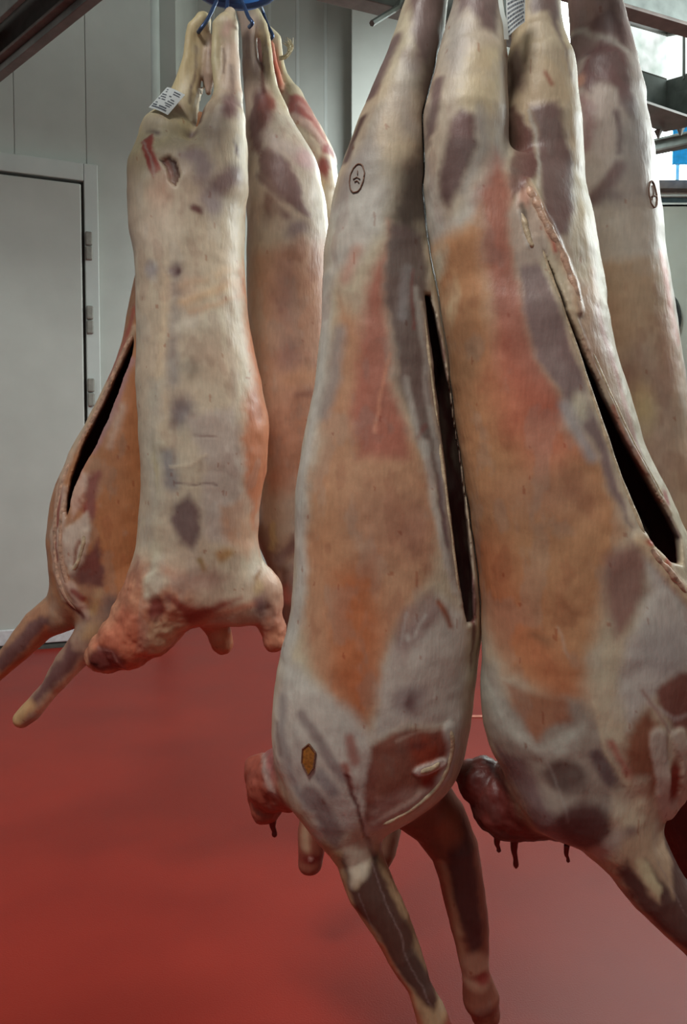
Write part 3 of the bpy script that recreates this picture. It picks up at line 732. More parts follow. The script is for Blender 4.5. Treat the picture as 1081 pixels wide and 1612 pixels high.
paint = [
 pol([(640,-200),(715,-200),(708,0),(696,70),(672,108),(652,100),(645,50)], P_, 14),
 pol([(702,0),(712,0),(700,150),(690,330),(640,400),(612,350),(632,230),(654,120)], (60,45,41), 34, a=1.0),  # dark inner thigh muscle, deepened with the shade painted in
 stk([(622,58),(606,95),(585,140)], 9, P_, 8), stk([(640,95),(650,110)], 14, P_, 12, a=.6),
 stk([(572,180),(556,215),(545,245)], 6, D_, 6), stk([(600,185),(590,220),(560,270),(540,320)], 16, G_, 22, a=.7),
 ell(575,300,34,60,G_,34,a=.7), pol([(516,310),(605,300),(598,370),(560,420),(515,440)], W_, 30),
 ell(630,205,30,50,(212,192,162),30), stk([(640,120),(632,160),(640,200)], 16, G_, 22, a=.55),
 pol([(540,470),(512,600),(496,700),(478,790),(480,900),(472,980),(486,1050),(535,1115),(580,1140),(598,1060),(612,1000),(650,950),(682,900),(692,820),(680,760),(650,690),(600,640),(570,500)], O_, 30),
 pol([(612,358),(606,400),(580,450),(562,560),(552,650),(560,720),(640,720),(640,680),(618,600),(608,500)], K_, 22),
 pol([(525,900),(580,880),(600,960),(585,1100),(560,1130),(520,1060)], (180,106,66), 40),
 ell(520,840,34,70,(196,140,100),50,a=.6), ell(600,820,60,50,(160,112,90),60,a=.5), stk([(612,560),(590,680)], 2, (214,150,120), 3, a=.7), ell(655,830,22,40,(158,112,94),30,a=.6),
 pol([(620,360),(668,370),(678,480),(696,640),(712,760),(724,880),(732,960),(712,900),(700,880),(684,770),(655,690),(624,600),(606,480),(610,370)], (106,87,83), 14),
 stk([(640,430),(632,500)], 8, G_, 8, a=.7), stk([(655,460),(668,600),(690,740)], 4, W_, 7, a=.8), stk([(638,600),(650,660),(665,720)], 5, W_, 7, a=.8), stk([(648,430),(650,520)],2,R_,4,a=.5),
 stk([(668,700),(682,790),(700,870),(716,930)], 6, W_, 8, 1.5), stk([(690,760),(706,860)], 4, P_, 5), stk([(688,720),(700,800)], 3, G_, 5), stk([(668,670),(655,690)],3,R_,5,a=.5),
 stk([(664,480),(678,600),(696,740),(714,880),(726,950)], 3, (178,160,140), 4, 2.0),
 pol([(690,500),(712,600),(730,720),(745,840),(756,960),(748,1060),(742,1000),(740,900),(728,800),(714,690),(700,600)], (112,62,60), 6),
 stk([(720,740),(726,770)], 6, W_, 10, a=.5), stk([(700,610),(706,640)], 6, W_, 10, a=.5), stk([(742,920),(744,970)], 4, G_, 6, a=.6),
 stk([(512,430),(508,540),(500,600),(486,680),(472,760),(469,830),(473,900),(463,980),(445,1040)], 10, W_, 14, 2.0),
 stk([(536,520),(524,590),(508,650)], 11, G_, 14, a=.75), stk([(560,400),(545,440)], 10, (196,156,138), 16),
 pol([(596,1070),(612,1010),(640,985),(690,935),(728,965),(740,1060),(738,1140),(720,1200),(700,1140),(640,1140),(590,1160)], W_, 18),
 pol([(622,985),(640,950),(680,925),(700,960),(672,1000),(640,1020),(620,1015)], (150,118,112), 14, a=.8), stk([(640,960),(628,1010)], 2, W_, 4), stk([(668,965),(650,1000)], 2, W_, 3),
 stk([(690,945),(700,960),(708,985)], 4, (150,80,50), 6), ell(642,1098,26,26,(148,134,150),24,a=.85), ell(646,1105,8,12,P_,8),
 pol([(444,1040),(500,1075),(560,1120),(588,1150),(585,1240),(560,1290),(500,1320),(430,1220),(425,1120)], W_, 22),
 pol([(582,1168),(620,1148),(660,1146),(700,1144),(708,1170),(700,1215),(650,1238),(600,1262),(572,1290),(570,1220)], (132,74,60), 8),
 pol([(640,1160),(700,1150),(704,1180),(690,1230),(665,1230)], (158,74,52), 20), stk([(622,1160),(660,1148),(700,1146)], 2, (190,160,140), 4), ell(660,1170,12,5,(120,60,50),6),
 stk([(657,1208),(672,1206),(692,1200)], 8, (218,206,196), 3, 4.0), stk([(708,1150),(713,1185),(700,1225),(650,1262),(592,1292)], 10, W_, 9, 3.0),
 ell(674,1228,12,9,R_,6), pol([(590,1245),(640,1235),(690,1235),(640,1275),(592,1298),(575,1290)], (178,150,138), 14),
 stk([(442,1110),(444,1170),(456,1225),(482,1272)], 7, G_, 9, a=.8), stk([(432,1150),(440,1200)], 4, P_, 6, a=.7),
 stk([(476,1128),(494,1150),(520,1190),(540,1215)], 9, (140,126,130), 9, a=.85), stk([(505,1215),(525,1240)], 10, G_, 9), stk([(465,1150),(470,1220)], 5, G_, 8, a=.5),
 stk([(490,1250),(515,1290),(530,1310)], 16, (132,116,120), 12, a=.9), stk([(545,1200),(555,1230)],6,(156,96,84),8), stk([(530,1255),(545,1290)], 8, W_, 10),
 stk([(545,1215),(560,1260),(575,1305),(590,1345)], 3, (108,60,56), 4, -2.5), stk([(552,1210),(566,1255),(580,1310)], 3, W_, 4, 1.5), stk([(550,1155),(558,1190)], 8, (150,84,72), 8, a=.8),
 ell(640,1000,5,7,W_,5),
 pol([(548,1382),(536,1345),(546,1335),(562,1390),(590,1335),(620,1400),(655,1480),(684,1550),(676,1562),(650,1545),(606,1475),(560,1425)], (68,36,37), 8, on='foreleg_near'),
 pol([(540,1300),(575,1290),(590,1330),(572,1372),(556,1390),(545,1340)], (200,186,164), 12, on='foreleg_near'),
 stk([(585,1350),(612,1420),(645,1500),(672,1555)], .7, (150,128,128), 1, a=.6, on='foreleg_near'), stk([(566,1395),(580,1440),(600,1470)], .6, (140,118,118), 1, a=.6, on='foreleg_near'),
 stk([(600,1475),(640,1545),(660,1600)], 6, (176,112,84), 6, on='foreleg_near'), ell(694,1602,16,22,(134,50,44),8,on='foreleg_near'), ell(700,1606,6,6,(196,150,136),4,on='foreleg_near'),
 pol([(712,1330),(742,1322),(760,1420),(772,1530),(752,1548),(730,1480),(708,1400)], (74,44,42), 10, on='foreleg_far'),
 stk([(700,1390),(715,1440),(728,1500),(738,1560)], 6, (170,128,100), 8, on='foreleg_far'), ell(758,1575,34,32,(168,126,104),12,on='foreleg_far'), ell(772,1590,16,10,(130,50,44),7,on='foreleg_far'), ell(715,1330,20,26,(150,90,66),20,on='foreleg_far'),
 stk([(400,1180),(398,1230),(425,1280)], 6, W_, 9, 1, a=.7, on='neck'), ell(418,1225,14,30,(150,84,84),12,on='neck'), stk([(440,1180),(430,1230),(450,1290)], 3, W_, 6, a=.6, on='neck'),
]
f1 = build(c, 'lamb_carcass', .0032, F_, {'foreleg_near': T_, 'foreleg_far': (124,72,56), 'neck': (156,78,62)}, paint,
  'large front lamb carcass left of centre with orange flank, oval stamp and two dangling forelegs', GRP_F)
stamp(f1, 562, 283, 11, 23, 8, [[(-.5, .1), (.0, -.05), (.5, .1)], [(-.3, .3), (.1, .2), (.4, .35)], [(-.1, -.5), (.05, -.2)]], M['ink'])
st_ = f1
bm = bmesh.new()
ring = [(488,1168),(498,1180),(494,1205),(486,1218),(476,1200),(478,1178)]
cv = [on_skin(f1, x, y, .002)-Vector(f1['e'].location) for x, y in ring]
cen = on_skin(f1, 487, 1193, .0025)-Vector(f1['e'].location)
vv = [bm.verts.new(p) for p in cv]; vc = bm.verts.new(cen)
for i in range(6): bm.faces.new((vv[i], vv[(i+1) % 6], vc))
o = bm_obj('ochre_mark', bm, M['ochre'], f1['e']); o['label'] = 'ochre shield-shaped ink mark'
bm = bmesh.new(); tube_bm(bm, cv+[cv[0]], .0016, 5); bm_obj('mark_outline', bm, M['ink'], o)
rim(f1, [(706,1146),(712,1172),(708,1200),(690,1236),(656,1262),(620,1282),(594,1292)], 6, M['fat'], seed=11, lump=.25)
rim(f1, [(656,1210),(668,1208),(680,1205),(694,1198)], 7, M['fat'], 'fat_lobe', 12, lump=.2)
rim(f1, [(664,474),(672,540),(684,640),(698,750),(712,860),(724,940)], 3, M['fat'], seed=13)
drip(f1, 430, 1292, 26, 6, .08)

# ------------------------------------------------------------------ F3 rear right carcass with stamp
c = C3 = Carcass(1.74); c.avoid = [C2, C1]
c.rows([(100, 906, 990, .06, 0), (135, 896, 1002, .075, 0), (200, 880, 1019, .09, 0), (300, 885, 1033, .1, 0), (400, 900, 1043, .105, 0), (500, 915, 1057, .11, 0), (600, 930, 1073, .115, 0), (700, 945, 1090, .12, 0), (800, 960, 1112, .125, 0),
        (900, 985, 1130, .125, 0), (1000, 1000, 1140, .12, 0), (1080, 1020, 1140, .1, 0), (1140, 1050, 1110, .06, 0)])
c.chain([(908, -150, 14, .03), (911, -60, 16, .03), (914, 0, 19, .03), (919, 60, 21, .03), (927, 130, 34, .02)], 'hindleg_far', .02)
c.chain([(938, -150, 16, 0), (942, -60, 22, 0), (950, 0, 27, 0), (960, 70, 34, 0), (965, 150, 46, 0)], 'hindleg_near', .02)
c.chain([(1060, 1100, 40, 0), (1075, 1180, 30, -.02), (1095, 1260, 22, -.03), (1105, 1320, 17, -.03)], 'foreleg', .02)
paint = [
 pol([(895,30),(922,20),(918,90),(905,110),(893,80)], P_, 9, on='hindleg_far'), pol([(930,20),(968,0),(990,80),(970,60),(950,40)], P_, 10, on='hindleg_near'),
 stk([(905,20),(930,30),(960,60),(985,85)], 4, W_, 6, on=('hindleg_near','hindleg_far')),
 pol([(925,65),(950,55),(975,85),(990,120),(998,160),(995,190),(975,180),(965,150),(940,120),(930,150),(915,130)], (124,92,92), 12, 1.5), ell(940,100,22,36,(122,90,90),14),
 ell(912,118,12,12,(186,140,120),8,2), ell(940,200,30,44,(190,176,166),22), stk([(915,150),(925,200),(920,230)], 8, (160,130,126), 12), stk([(965,185),(972,220),(970,245)], 5, P_, 6), 
 stk([(968,270),(950,295),(935,315)], 12, (120,88,98), 12), ell(955,325,22,20,(130,112,116),16,a=.8), stk([(985,175),(1003,205),(1015,260)], 6, G_, 12, a=.7), ell(995,230,26,60,(162,156,160),30,a=.7), ell(985,320,30,40,G_,36,a=.5),
 pol([(905,340),(1045,310),(1045,410),(940,420)], (196,186,172), 24), pol([(935,415),(1050,405),(1100,700),(1150,1100),(960,1100),(950,700)], (188,160,132), 12),
 stk([(1040,400),(1052,470),(1064,540)], 6, (206,112,86), 10), pol([(960,560),(1020,540),(1060,640),(1050,800),(1000,760)], (162,140,128), 40, a=.7), ell(990,590,16,40,(150,116,98),30,a=.6), ell(1005,640,14,30,(206,190,140),26,a=.7), ell(1050,560,16,60,(200,160,140),30,a=.5),
]
f3 = build(c, 'lamb_carcass', .0042, (192,180,168), {'hindleg_far': (150,126,120), 'hindleg_near': (160,138,132)}, paint,
  'pale lamb carcass with an oval stamp hanging at the right edge behind the slit one', GRP_F)
stamp(f3, 1025, 308, 8, 21, -4, [[(-.6, .25), (.1, .1), (.8, .1)], [(.0, -.7), (.3, -.2), (.1, .2)], [(-.5, .5), (.2, .0)]], M['ink'])

# ------------------------------------------------------------------ F4 carcass hidden behind F1
c = C4 = Carcass(1.82); c.avoid = [C1, C2, C3]
c.rows([(-60, 655, 690, .03, 0), (50, 650, 690, .05, 0), (200, 630, 700, .08, 0), (400, 600, 690, .1, 0), (700, 560, 690, .11, 0), (1000, 520, 690, .11, 0), (1150, 510, 680, .1, 0), (1230, 530, 650, .06, 0)])
c.chain([(540, 1180, 50, 0), (505, 1260, 30, 0), (492, 1310, 24, 0), (488, 1358, 20, 0)], 'foreleg_near', .03)
c.chain([(600, 1200, 40, 0), (610, 1280, 26, 0), (606, 1340, 18, 0), (598, 1365, 14, 0)], 'foreleg_far', .03)
paint = [ell(488,1362,22,10,(120,36,34),7,on='foreleg_near'), stk([(482,1290),(480,1340)],7,(190,160,130),8,on='foreleg_near'), ell(487,1360,6,5,(200,160,150),4,on='foreleg_near'), stk([(615,1300),(608,1350)],6,(176,150,120),8,on='foreleg_far')]
f4 = build(c, 'lamb_carcass', .006, (170,140,118), {'foreleg_near': (150,90,72), 'foreleg_far': (130,96,76)}, paint,
  'mostly hidden lamb carcass behind the large left one, only its short foreleg stumps showing below', GRP_F)

# ------------------------------------------------------------------ R1 rear carcass seen from the back, paper tag on its leg
c = CR1 = Carcass(1.98)
c.rows([(238, 222, 386, .075, 0), (248, 212, 387, .09, 0), (260, 205, 388, .1, 0), (300, 201, 388, .11, 0), (350, 203, 386, .11, 0), (400, 212, 385, .108, 0), (450, 215, 386, .108, 0), (500, 216, 391, .11, 0), (550, 216, 400, .112, 0),
        (600, 215, 411, .115, 0), (650, 218, 420, .118, 0), (680, 219, 424, .12, 0), (720, 222, 421, .12, 0), (760, 222, 415, .118, 0), (800, 220, 408, .115, 0), (850, 217, 405, .11, 0), (885, 212, 414, .105, 0), (915, 210, 430, .095, 0), (945, 210, 434, .085, 0), (972, 214, 425, .06, 0)])
c.chain([(316, 30, 7, -.02), (303, 42, 8, -.02), (298, 60, 6, -.02), (293, 95, 6, -.02), (284, 130, 7, -.01), (273, 160, 9, 0), (256, 200, 26, 0)], 'tendon', .015)
c.chain([(320, 32, 13, .0), (318, 48, 14, .0), (313, 75, 11, .0), (306, 110, 13, .0), (294, 150, 19, .0), (276, 188, 30, 0), (266, 222, 46, 0), (262, 262, 58, 0)], 'hindleg_left', .02)
c.chain([(330, 60, 7, .0), (329, 85, 10, .0), (329, 120, 10, .0), (328, 146, 5, .0)], 'hindleg_inner', .006)
c.chain([(322, 130, 2.6, .01), (312, 165, 2.6, .01), (306, 195, 3, .01)], 'sinew', .006)
c.chain([(362, 22, 9, -.02), (358, 42, 17, -.02), (362, 75, 13, -.02), (362, 110, 15, -.02), (361, 150, 21, -.02), (351, 190, 34, -.02), (346, 225, 41, -.02), (342, 290, 46, -.02)], 'hindleg_right', .015)
c.chain([(352, 30, 8, -.03), (342, 40, 8, -.03), (340, 65, 6.5, -.03), (340, 95, 6.5, -.03), (344, 130, 8, -.03), (352, 160, 14, -.03)], 'tendon', .008)
c.chain([(275, 920, 66, -.01), (232, 978, 58, -.02), (200, 1008, 46, -.03), (172, 1026, 34, -.03), (158, 1034, 25, -.03)], 'neck', .04)
c.chain([(325, 940, 34, .03), (340, 985, 20, .03), (350, 1012, 17, .03)], 'stump_left', .03)
c.chain([(405, 925, 30, 0), (420, 965, 26, 0), (430, 990, 21, 0), (432, 1008, 18, 0)], 'stump_right', .03)
c.chain([(300, 930, 50, -.02), (370, 945, 42, -.01), (410, 930, 30, -.0)], 'shoulder', .03)
paint = [
 pol([(225,225),(245,215),(250,270),(240,285),(230,260)], (168,62,58), 3, 1), stk([(228,225),(240,250),(243,280)],1.2,W_,3), stk([(234,205),(252,214)], 4, (110,80,84), 6),
 pol([(252,250),(268,246),(280,262),(284,290),(280,305),(268,290),(258,270)], (72,32,30), 1, -8), stk([(262,255),(268,280)],4,(140,80,66),5),
 ell(308,250,20,14,(160,140,140),14), stk([(345,295),(365,270)], 14, (132,108,112), 14, 1), ell(320,270,16,26,(150,132,134),18), ell(335,318,16,22,(156,140,144),16), stk([(310,335),(315,336)], 6, (110,60,66), 5), ell(358,170,12,20,(150,120,118),12), ell(372,235,4,8,P_,5),
 ell(340,200,26,20,(176,160,146),20,a=.7), ell(300,208,10,6,(130,104,104),8), ell(240,190,20,18,(196,180,152),16), ell(270,170,20,18,(150,124,120),14,a=.7), ell(245,360,34,44,(222,208,186),36), ell(255,300,20,30,(216,176,152),24,a=.7),
 pol([(388,380),(392,470),(402,560),(420,640),(428,690),(420,760),(410,820),(402,880),(390,800),(380,720),(384,660),(392,600),(386,540),(376,470),(380,400)], (192,118,80), 14), pol([(385,385),(396,385),(396,470),(385,460)], (206,96,64), 8), stk([(388,310),(384,325)], 5, (156,84,66), 5),
 stk([(268,440),(262,560),(256,660),(258,700)], 11, (220,200,170), 12, 4), stk([(258,700),(250,800),(246,880),(240,930)], 8, (206,196,170), 12, 3), ell(248,735,4,24,(206,184,120),7),
 stk([(281,440),(275,540),(278,600)], 8, (168,156,146), 12, -1, a=.8), ell(281,430,14,10,(120,96,112),10), ell(287,432,5,5,(86,56,70),4), ell(238,430,12,14,(176,170,168),12), ell(300,580,16,14,(150,134,118),14,a=.8), ell(292,650,18,26,(142,132,140),18), ell(275,575,8,40,(156,146,140),14,a=.6),
 stk([(270,720),(275,760)], 12, (150,144,154), 14), pol([(275,790),(300,775),(318,800),(320,840),(305,860),(285,850),(272,820)], (118,94,104), 12), pol([(230,600),(262,600),(258,800),(235,860),(225,760)], (196,194,178), 20, a=.6),
 pol([(300,660),(370,640),(385,740),(370,860),(330,860),(320,780),(330,740)], (196,182,170), 16), stk([(312,687),(345,686)], 1, (150,120,110), 2, -1), stk([(275,735),(305,732),(330,718)], 2, (224,206,180), 3, 1.5), stk([(280,760),(345,765)], 1, (130,104,100), 2, -1),
 stk([(290,480),(340,460),(365,445)], 8, (214,178,140), 14, 2, a=.8), stk([(290,455),(330,440),(360,425)], 6, (214,180,144), 12, 2, a=.7), stk([(290,520),(345,505)], 12, (212,200,178), 14, 1.5), ell(345,560,30,40,(200,180,156),34,a=.6), stk([(355,470),(362,560),(378,650)], 4, (176,156,140), 9, a=.6), stk([(300,495),(350,480),(375,460)],4,(206,160,124),8,1,a=.6),
 pol([(350,800),(385,780),(400,860),(390,880),(360,870)], (192,150,122), 12), ell(345,880,34,26,(196,180,156),22), stk([(350,875),(360,870)], 8, (172,130,84), 10), ell(402,905,5,14,(150,104,56),5), stk([(318,880),(322,895)],4,(160,130,80),6), ell(405,930,8,10,(206,180,140),8),
 ell(310,910,40,14,(180,146,130),20), pol([(280,935),(320,950),(350,945),(380,940),(340,965),(300,985),(290,960)], (150,66,52), 10), stk([(290,950),(270,935)],4,(160,90,76),6), pol([(240,940),(252,932),(268,948),(262,965),(250,980),(240,962)], (128,60,54), 5, -2), ell(250,915,20,16,(206,190,166),14), stk([(215,880),(220,920)],3,(160,110,96),6,a=.6),
 pol([(150,1010),(200,955),(232,960),(240,1000),(250,1050),(215,1062),(180,1050)], (200,118,90), 18, on='neck'), ell(172,1034,32,22,(108,48,46),8,on='neck'), ell(155,1043,5,4,(26,14,14),3,on='neck'), stk([(160,1015),(185,1020),(200,1050)],2,(170,120,110),3,1,on='neck'), ell(262,1000,26,30,(206,176,142),20,on='neck'),
 stk([(300,985),(340,965),(400,950)], 5, (196,130,104), 9), ell(408,955,10,18,(134,98,98),12), ell(432,1012,16,16,(206,140,110),9,on='stump_right'), ell(350,1015,16,14,(206,138,104),9,on='stump_left'),
 pol([(335,60),(382,60),(382,140),(345,150)], (206,180,160), 12, on='hindleg_right'), stk([(362,100),(364,150)], 3, (150,130,120), 6, on='hindleg_right'), ell(362,165,12,20,(146,116,112),12,on='hindleg_right'), ell(358,40,10,14,(206,170,154),9,on='hindleg_right'),
 stk([(306,58),(302,100),(294,150)], 2, (104,78,72), 3, on='hindleg_left'), stk([(314,100),(310,150),(304,180)], 5, (124,92,90), 6, on='hindleg_left'), stk([(322,150),(312,190)], 4, (110,74,70), 5), stk([(350,70),(350,110)], 2, (110,84,76), 3, on='hindleg_right'), ell(330,72,6,8,(150,120,110),5,on='hindleg_inner'),
]
r1 = build(c, 'lamb_carcass', .0044, (204,188,164), {'neck': (196,134,104), 'hindleg_left': (206,190,150), 'tendon': (206,192,150), 'hindleg_inner': (176,146,134), 'stump_left': (190,120,92), 'stump_right': (188,124,100), 'shoulder': (196,160,136)}, paint,
  'pale lamb carcass hanging back towards us in the left group, paper tag at its leg', GRP_F)

# ------------------------------------------------------------------ R2 rear left carcass with belly open
c = CR2 = Carcass(2.16); c.avoid = [CR1]
c.rows([(180, 285, 330, .03, .05), (300, 240, 290, .06, .05), (400, 222, 280, .08, .03), (480, 206, 270, .09, .0), (540, 197, 268, .095, 0), (600, 172, 268, .1, 0), (650, 148, 268, .105, 0), (700, 119, 268, .11, 0), (750, 95, 266, .115, 0), (800, 80, 262, .12, 0), (850, 76, 256, .12, 0),
        (900, 78, 250, .115, 0), (940, 87, 240, .1, 0), (970, 108, 216, .075, 0), (992, 135, 190, .04, 0)])
c.chain([(130, 930, 44, 0), (100, 960, 34, 0), (62, 982, 27, 0), (32, 1018, 22, -.01), (5, 1045, 18, -.01), (-30, 1080, 15, -.01)], 'foreleg_left', .03)
c.chain([(205, 930, 40, -.04), (165, 975, 32, -.05), (135, 1012, 26, -.06), (108, 1045, 22, -.07), (78, 1085, 16, -.08), (50, 1118, 16, -.08), (34, 1132, 13, -.08)], 'foreleg_right', .03)
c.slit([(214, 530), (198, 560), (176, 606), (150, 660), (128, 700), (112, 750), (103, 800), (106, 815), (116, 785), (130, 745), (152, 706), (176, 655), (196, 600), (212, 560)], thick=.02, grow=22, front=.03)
paint = [
 pol([(210,600),(180,690),(160,740),(150,860),(170,930),(190,960),(250,900),(280,700),(270,550)], (186,124,82), 16), ell(180,730,16,50,(170,124,90),26,a=.6), stk([(196,640),(178,700)], 6, (206,176,156), 10),
 stk([(214,520),(200,545),(170,600),(138,655),(108,710),(92,752)], 6, (206,184,156), 5, 3), stk([(214,488),(196,540),(170,595)], 5, (176,96,78), 6), stk([(108,715),(90,770),(84,840),(88,900),(105,940),(135,965)], 6, (206,180,158), 5, 3), stk([(95,770),(88,830),(90,880)], 4, (136,60,50), 5, -2),
 stk([(100,770),(96,860),(105,915),(130,950)], 5, (210,186,170), 5, 4), stk([(208,570),(190,620),(160,690),(150,705)], 7, (172,130,130), 7), stk([(150,700),(130,742),(112,790)], 4, (196,140,120), 4, 2),
 pol([(110,770),(130,740),(142,745),(130,790),(112,815)], (214,180,160), 6, 2), pol([(140,745),(160,740),(158,800),(150,820),(130,800)], (150,78,70), 8), pol([(105,830),(140,805),(150,830),(142,870),(120,910),(105,880)], (210,190,172), 7, 3),
 stk([(138,835),(135,870),(115,900)], 5, (214,190,166), 4, 4), stk([(130,850),(122,885)], 3, (150,90,66), 3, -2), pol([(140,870),(165,850),(170,890),(165,920),(125,920),(120,905)], (120,66,62), 9), stk([(115,920),(130,950),(140,965)], 7, (206,170,150), 5, 3), stk([(120,930),(135,940)], 4, (146,56,46), 4), stk([(110,950),(135,968)], 3, (110,36,30), 4, -2),
 stk([(160,930),(150,960)], 6, (196,156,110), 9), ell(185,945,16,14,(124,104,100),14,a=.8,on=('trunk','foreleg_right')), ell(200,955,6,8,(120,50,44),6), stk([(180,975),(165,985)],5,(120,96,96),8,on='foreleg_right'),
 pol([(40,985),(75,970),(80,985),(40,1030),(0,1060),(-10,1040)], (118,84,84), 8, on='foreleg_left'), stk([(75,990),(40,1035),(0,1065)], 5, (190,118,84), 6, on='foreleg_left'), ell(95,965,16,16,(190,156,128),14,on='foreleg_left'),
 pol([(120,1000),(145,1020),(100,1070),(70,1100),(60,1095),(90,1050)], (108,70,70), 8, on='foreleg_right'), stk([(140,1035),(105,1075),(75,1110)], 4, (196,146,116), 6, on='foreleg_right'), stk([(60,1100),(30,1135)], 12, (208,168,120), 8, on='foreleg_right'), ell(28,1138,12,8,(206,116,84),6,on='foreleg_right'), ell(155,985,14,12,(190,150,110),12,on='foreleg_right'),
]
r2 = build(c, 'lamb_carcass', .0048, (180,128,92), {'foreleg_left': (176,130,100), 'foreleg_right': (168,136,116)}, paint,
  'leftmost lamb carcass, its belly cut open and forelegs stretched to the left', GRP_F)

rim(r2, [(104,775),(98,820),(98,866),(106,912),(128,948)], 5, M['fatpink'], seed=21)
rim(r2, [(110,718),(94,768),(86,830),(88,890),(102,932),(128,962)], 4.5, M['fatpink'], seed=22)
rim(r2, [(140,832),(138,856),(128,884),(114,902)], 4, M['fat'], seed=23)
rim(r2, [(212,528),(196,556),(170,608),(142,664),(114,712)], 4, M['fatpink'], seed=24)
# ------------------------------------------------------------------ R3 rear carcass between the groups
c = CR3 = Carcass(2.20); c.avoid = [CR1, CR2]
c.rows([(110, 385, 432, .035, 0), (150, 387, 440, .055, 0), (200, 388, 466, .075, 0), (250, 388, 497, .095, 0), (300, 388, 510, .105, 0), (400, 388, 522, .11, 0), (500, 390, 532, .11, 0), (600, 394, 536, .115, 0), (700, 400, 530, .115, 0), (780, 405, 515, .11, 0), (840, 412, 495, .095, 0), (890, 425, 480, .06, 0)])
c.chain([(384, 20, 11, -.03), (392, 36, 15, -.03), (392, 65, 12, -.03), (394, 100, 13, -.03), (402, 140, 18, -.02), (420, 200, 28, -.01)], 'hindleg_left', .015)
c.chain([(400, 26, 12, -.03), (412, 42, 9, -.03), (418, 62, 7, -.03), (421, 95, 7.5, -.03), (426, 135, 9, -.03), (436, 175, 18, -.02)], 'tendon', .008)
c.chain([(430, 840, 30, -.02), (444, 890, 22, -.03), (455, 950, 18, -.03), (462, 1000, 14, -.03)], 'foreleg', .02)
c.chain([(470, 850, 30, .02), (480, 920, 24, .02), (476, 960, 20, .02)], 'neck', .02)
paint = [
 pol([(398,150),(420,145),(424,190),(408,240),(396,240),(392,180)], (126,92,90), 10), ell(422,170,12,22,(150,84,72),12,1), pol([(408,235),(425,230),(460,265),(478,310),(488,350),(465,340),(430,300),(410,270)], (126,96,96), 9, 1.5), stk([(420,220),(470,250),(495,255)], 12, (196,180,170), 14, 1.5), ell(478,252,14,16,(196,160,156),12,1), stk([(408,280),(440,320),(450,345)], 8, (128,98,96), 12), stk([(400,285),(450,335),(500,360)], 5, (206,190,170), 8, 1),
 ell(470,365,16,14,(146,128,134),14), ell(425,330,10,20,(140,110,100),14), pol([(395,400),(520,380),(530,560),(515,760),(420,780),(402,600)], (188,138,112), 34, a=.85), ell(445,470,16,50,(150,114,106),26,a=.7), ell(495,450,16,30,(200,150,120),26,a=.6), stk([(460,600),(500,595)], 12, (196,150,120), 16), ell(455,560,20,20,(146,112,106),24,a=.7), stk([(470,625),(498,622)], 5, (160,120,104), 8),
 ell(480,700,40,60,(170,116,88),40,a=.6), stk([(428,825),(432,850),(428,862)], 5, (206,190,140), 4), stk([(440,880),(460,860),(470,840)], 8, (150,130,126), 8), stk([(440,900),(438,930)], 4, (180,150,130), 6,on='foreleg'), ell(452,935,10,14,(176,96,80),9,on='foreleg'),
 stk([(412,70),(405,120)], 4, (160,130,130), 7, on='hindleg_left'), ell(400,40,12,14,(210,186,166),9,on='hindleg_left'),
 stk([(412,90),(416,150)], 3, (110,60,50), 4),
]
r3 = build(c, 'lamb_carcass', .005, (196,180,162), {'tendon': (208,192,152), 'foreleg': (120,84,72), 'neck': (118,62,54), 'hindleg_left': (200,178,162)}, paint,
  'lamb carcass in the middle, partly hidden between the pale one and the large front one', GRP_F)

# ------------------------------------------------------------------ R4 rearmost carcass, red shoulder showing
c = CR4 = Carcass(2.42); c.avoid = [CR1, CR2, CR3]
c.rows([(140, 436, 470, .03, 0), (170, 440, 485, .05, 0), (200, 446, 506, .06, 0), (240, 455, 527, .08, 0), (300, 465, 534, .095, 0), (400, 470, 560, .1, 0), (600, 480, 580, .11, 0), (800, 485, 590, .11, 0), (900, 495, 580, .09, 0), (950, 510, 560, .05, 0)])
c.chain([(420, 50, 9, 0), (434, 62, 8, 0), (438, 90, 7, 0), (444, 120, 9, 0), (455, 150, 16, 0), (468, 185, 22, 0)], 'hindleg', .015)
c.chain([(426, 70, 6, -.03), (430, 100, 7, -.03), (440, 140, 8, -.03)], 'shin', .006)
c.chain([(402, 50, 9, .0), (405, 90, 11, .0), (420, 150, 14, .0), (452, 200, 20, .0)], 'hindleg_second', .02)
c.chain([(505, 255, 14, -.06), (516, 290, 10, -.07)], 'flank_flap', .02)
paint = [
 pol([(452,150),(475,155),(500,190),(515,220),(528,245),(510,245),(490,215),(465,190),(450,180)], (176,96,92), 8, 2), stk([(460,185),(485,200),(510,232)], 6, (236,214,200), 6, 2.5), stk([(455,200),(480,225),(500,240)], 7, (240,228,204), 7, 3), stk([(470,165),(490,185),(510,215)],3,(206,160,150),4,1), ell(518,238,10,8,(150,80,84),6,1), ell(512,268,10,16,(140,54,46),7), ell(505,292,6,12,(216,190,150),6),  # raw flesh; fat strokes whitened to paint in the strong light here
 stk([(442,80),(446,110),(456,150)], 3, (210,196,158), 4), stk([(430,90),(440,135)], 5, (206,110,86), 5, on='shin'),
]
r4 = build(c, 'lamb_carcass', .005, (206,186,160), {'hindleg': (208,192,160), 'shin': (196,120,96), 'hindleg_second': (120,84,76)}, paint,
  'rearmost lamb carcass with raw red flesh beside the tuft of wool', GRP_F)
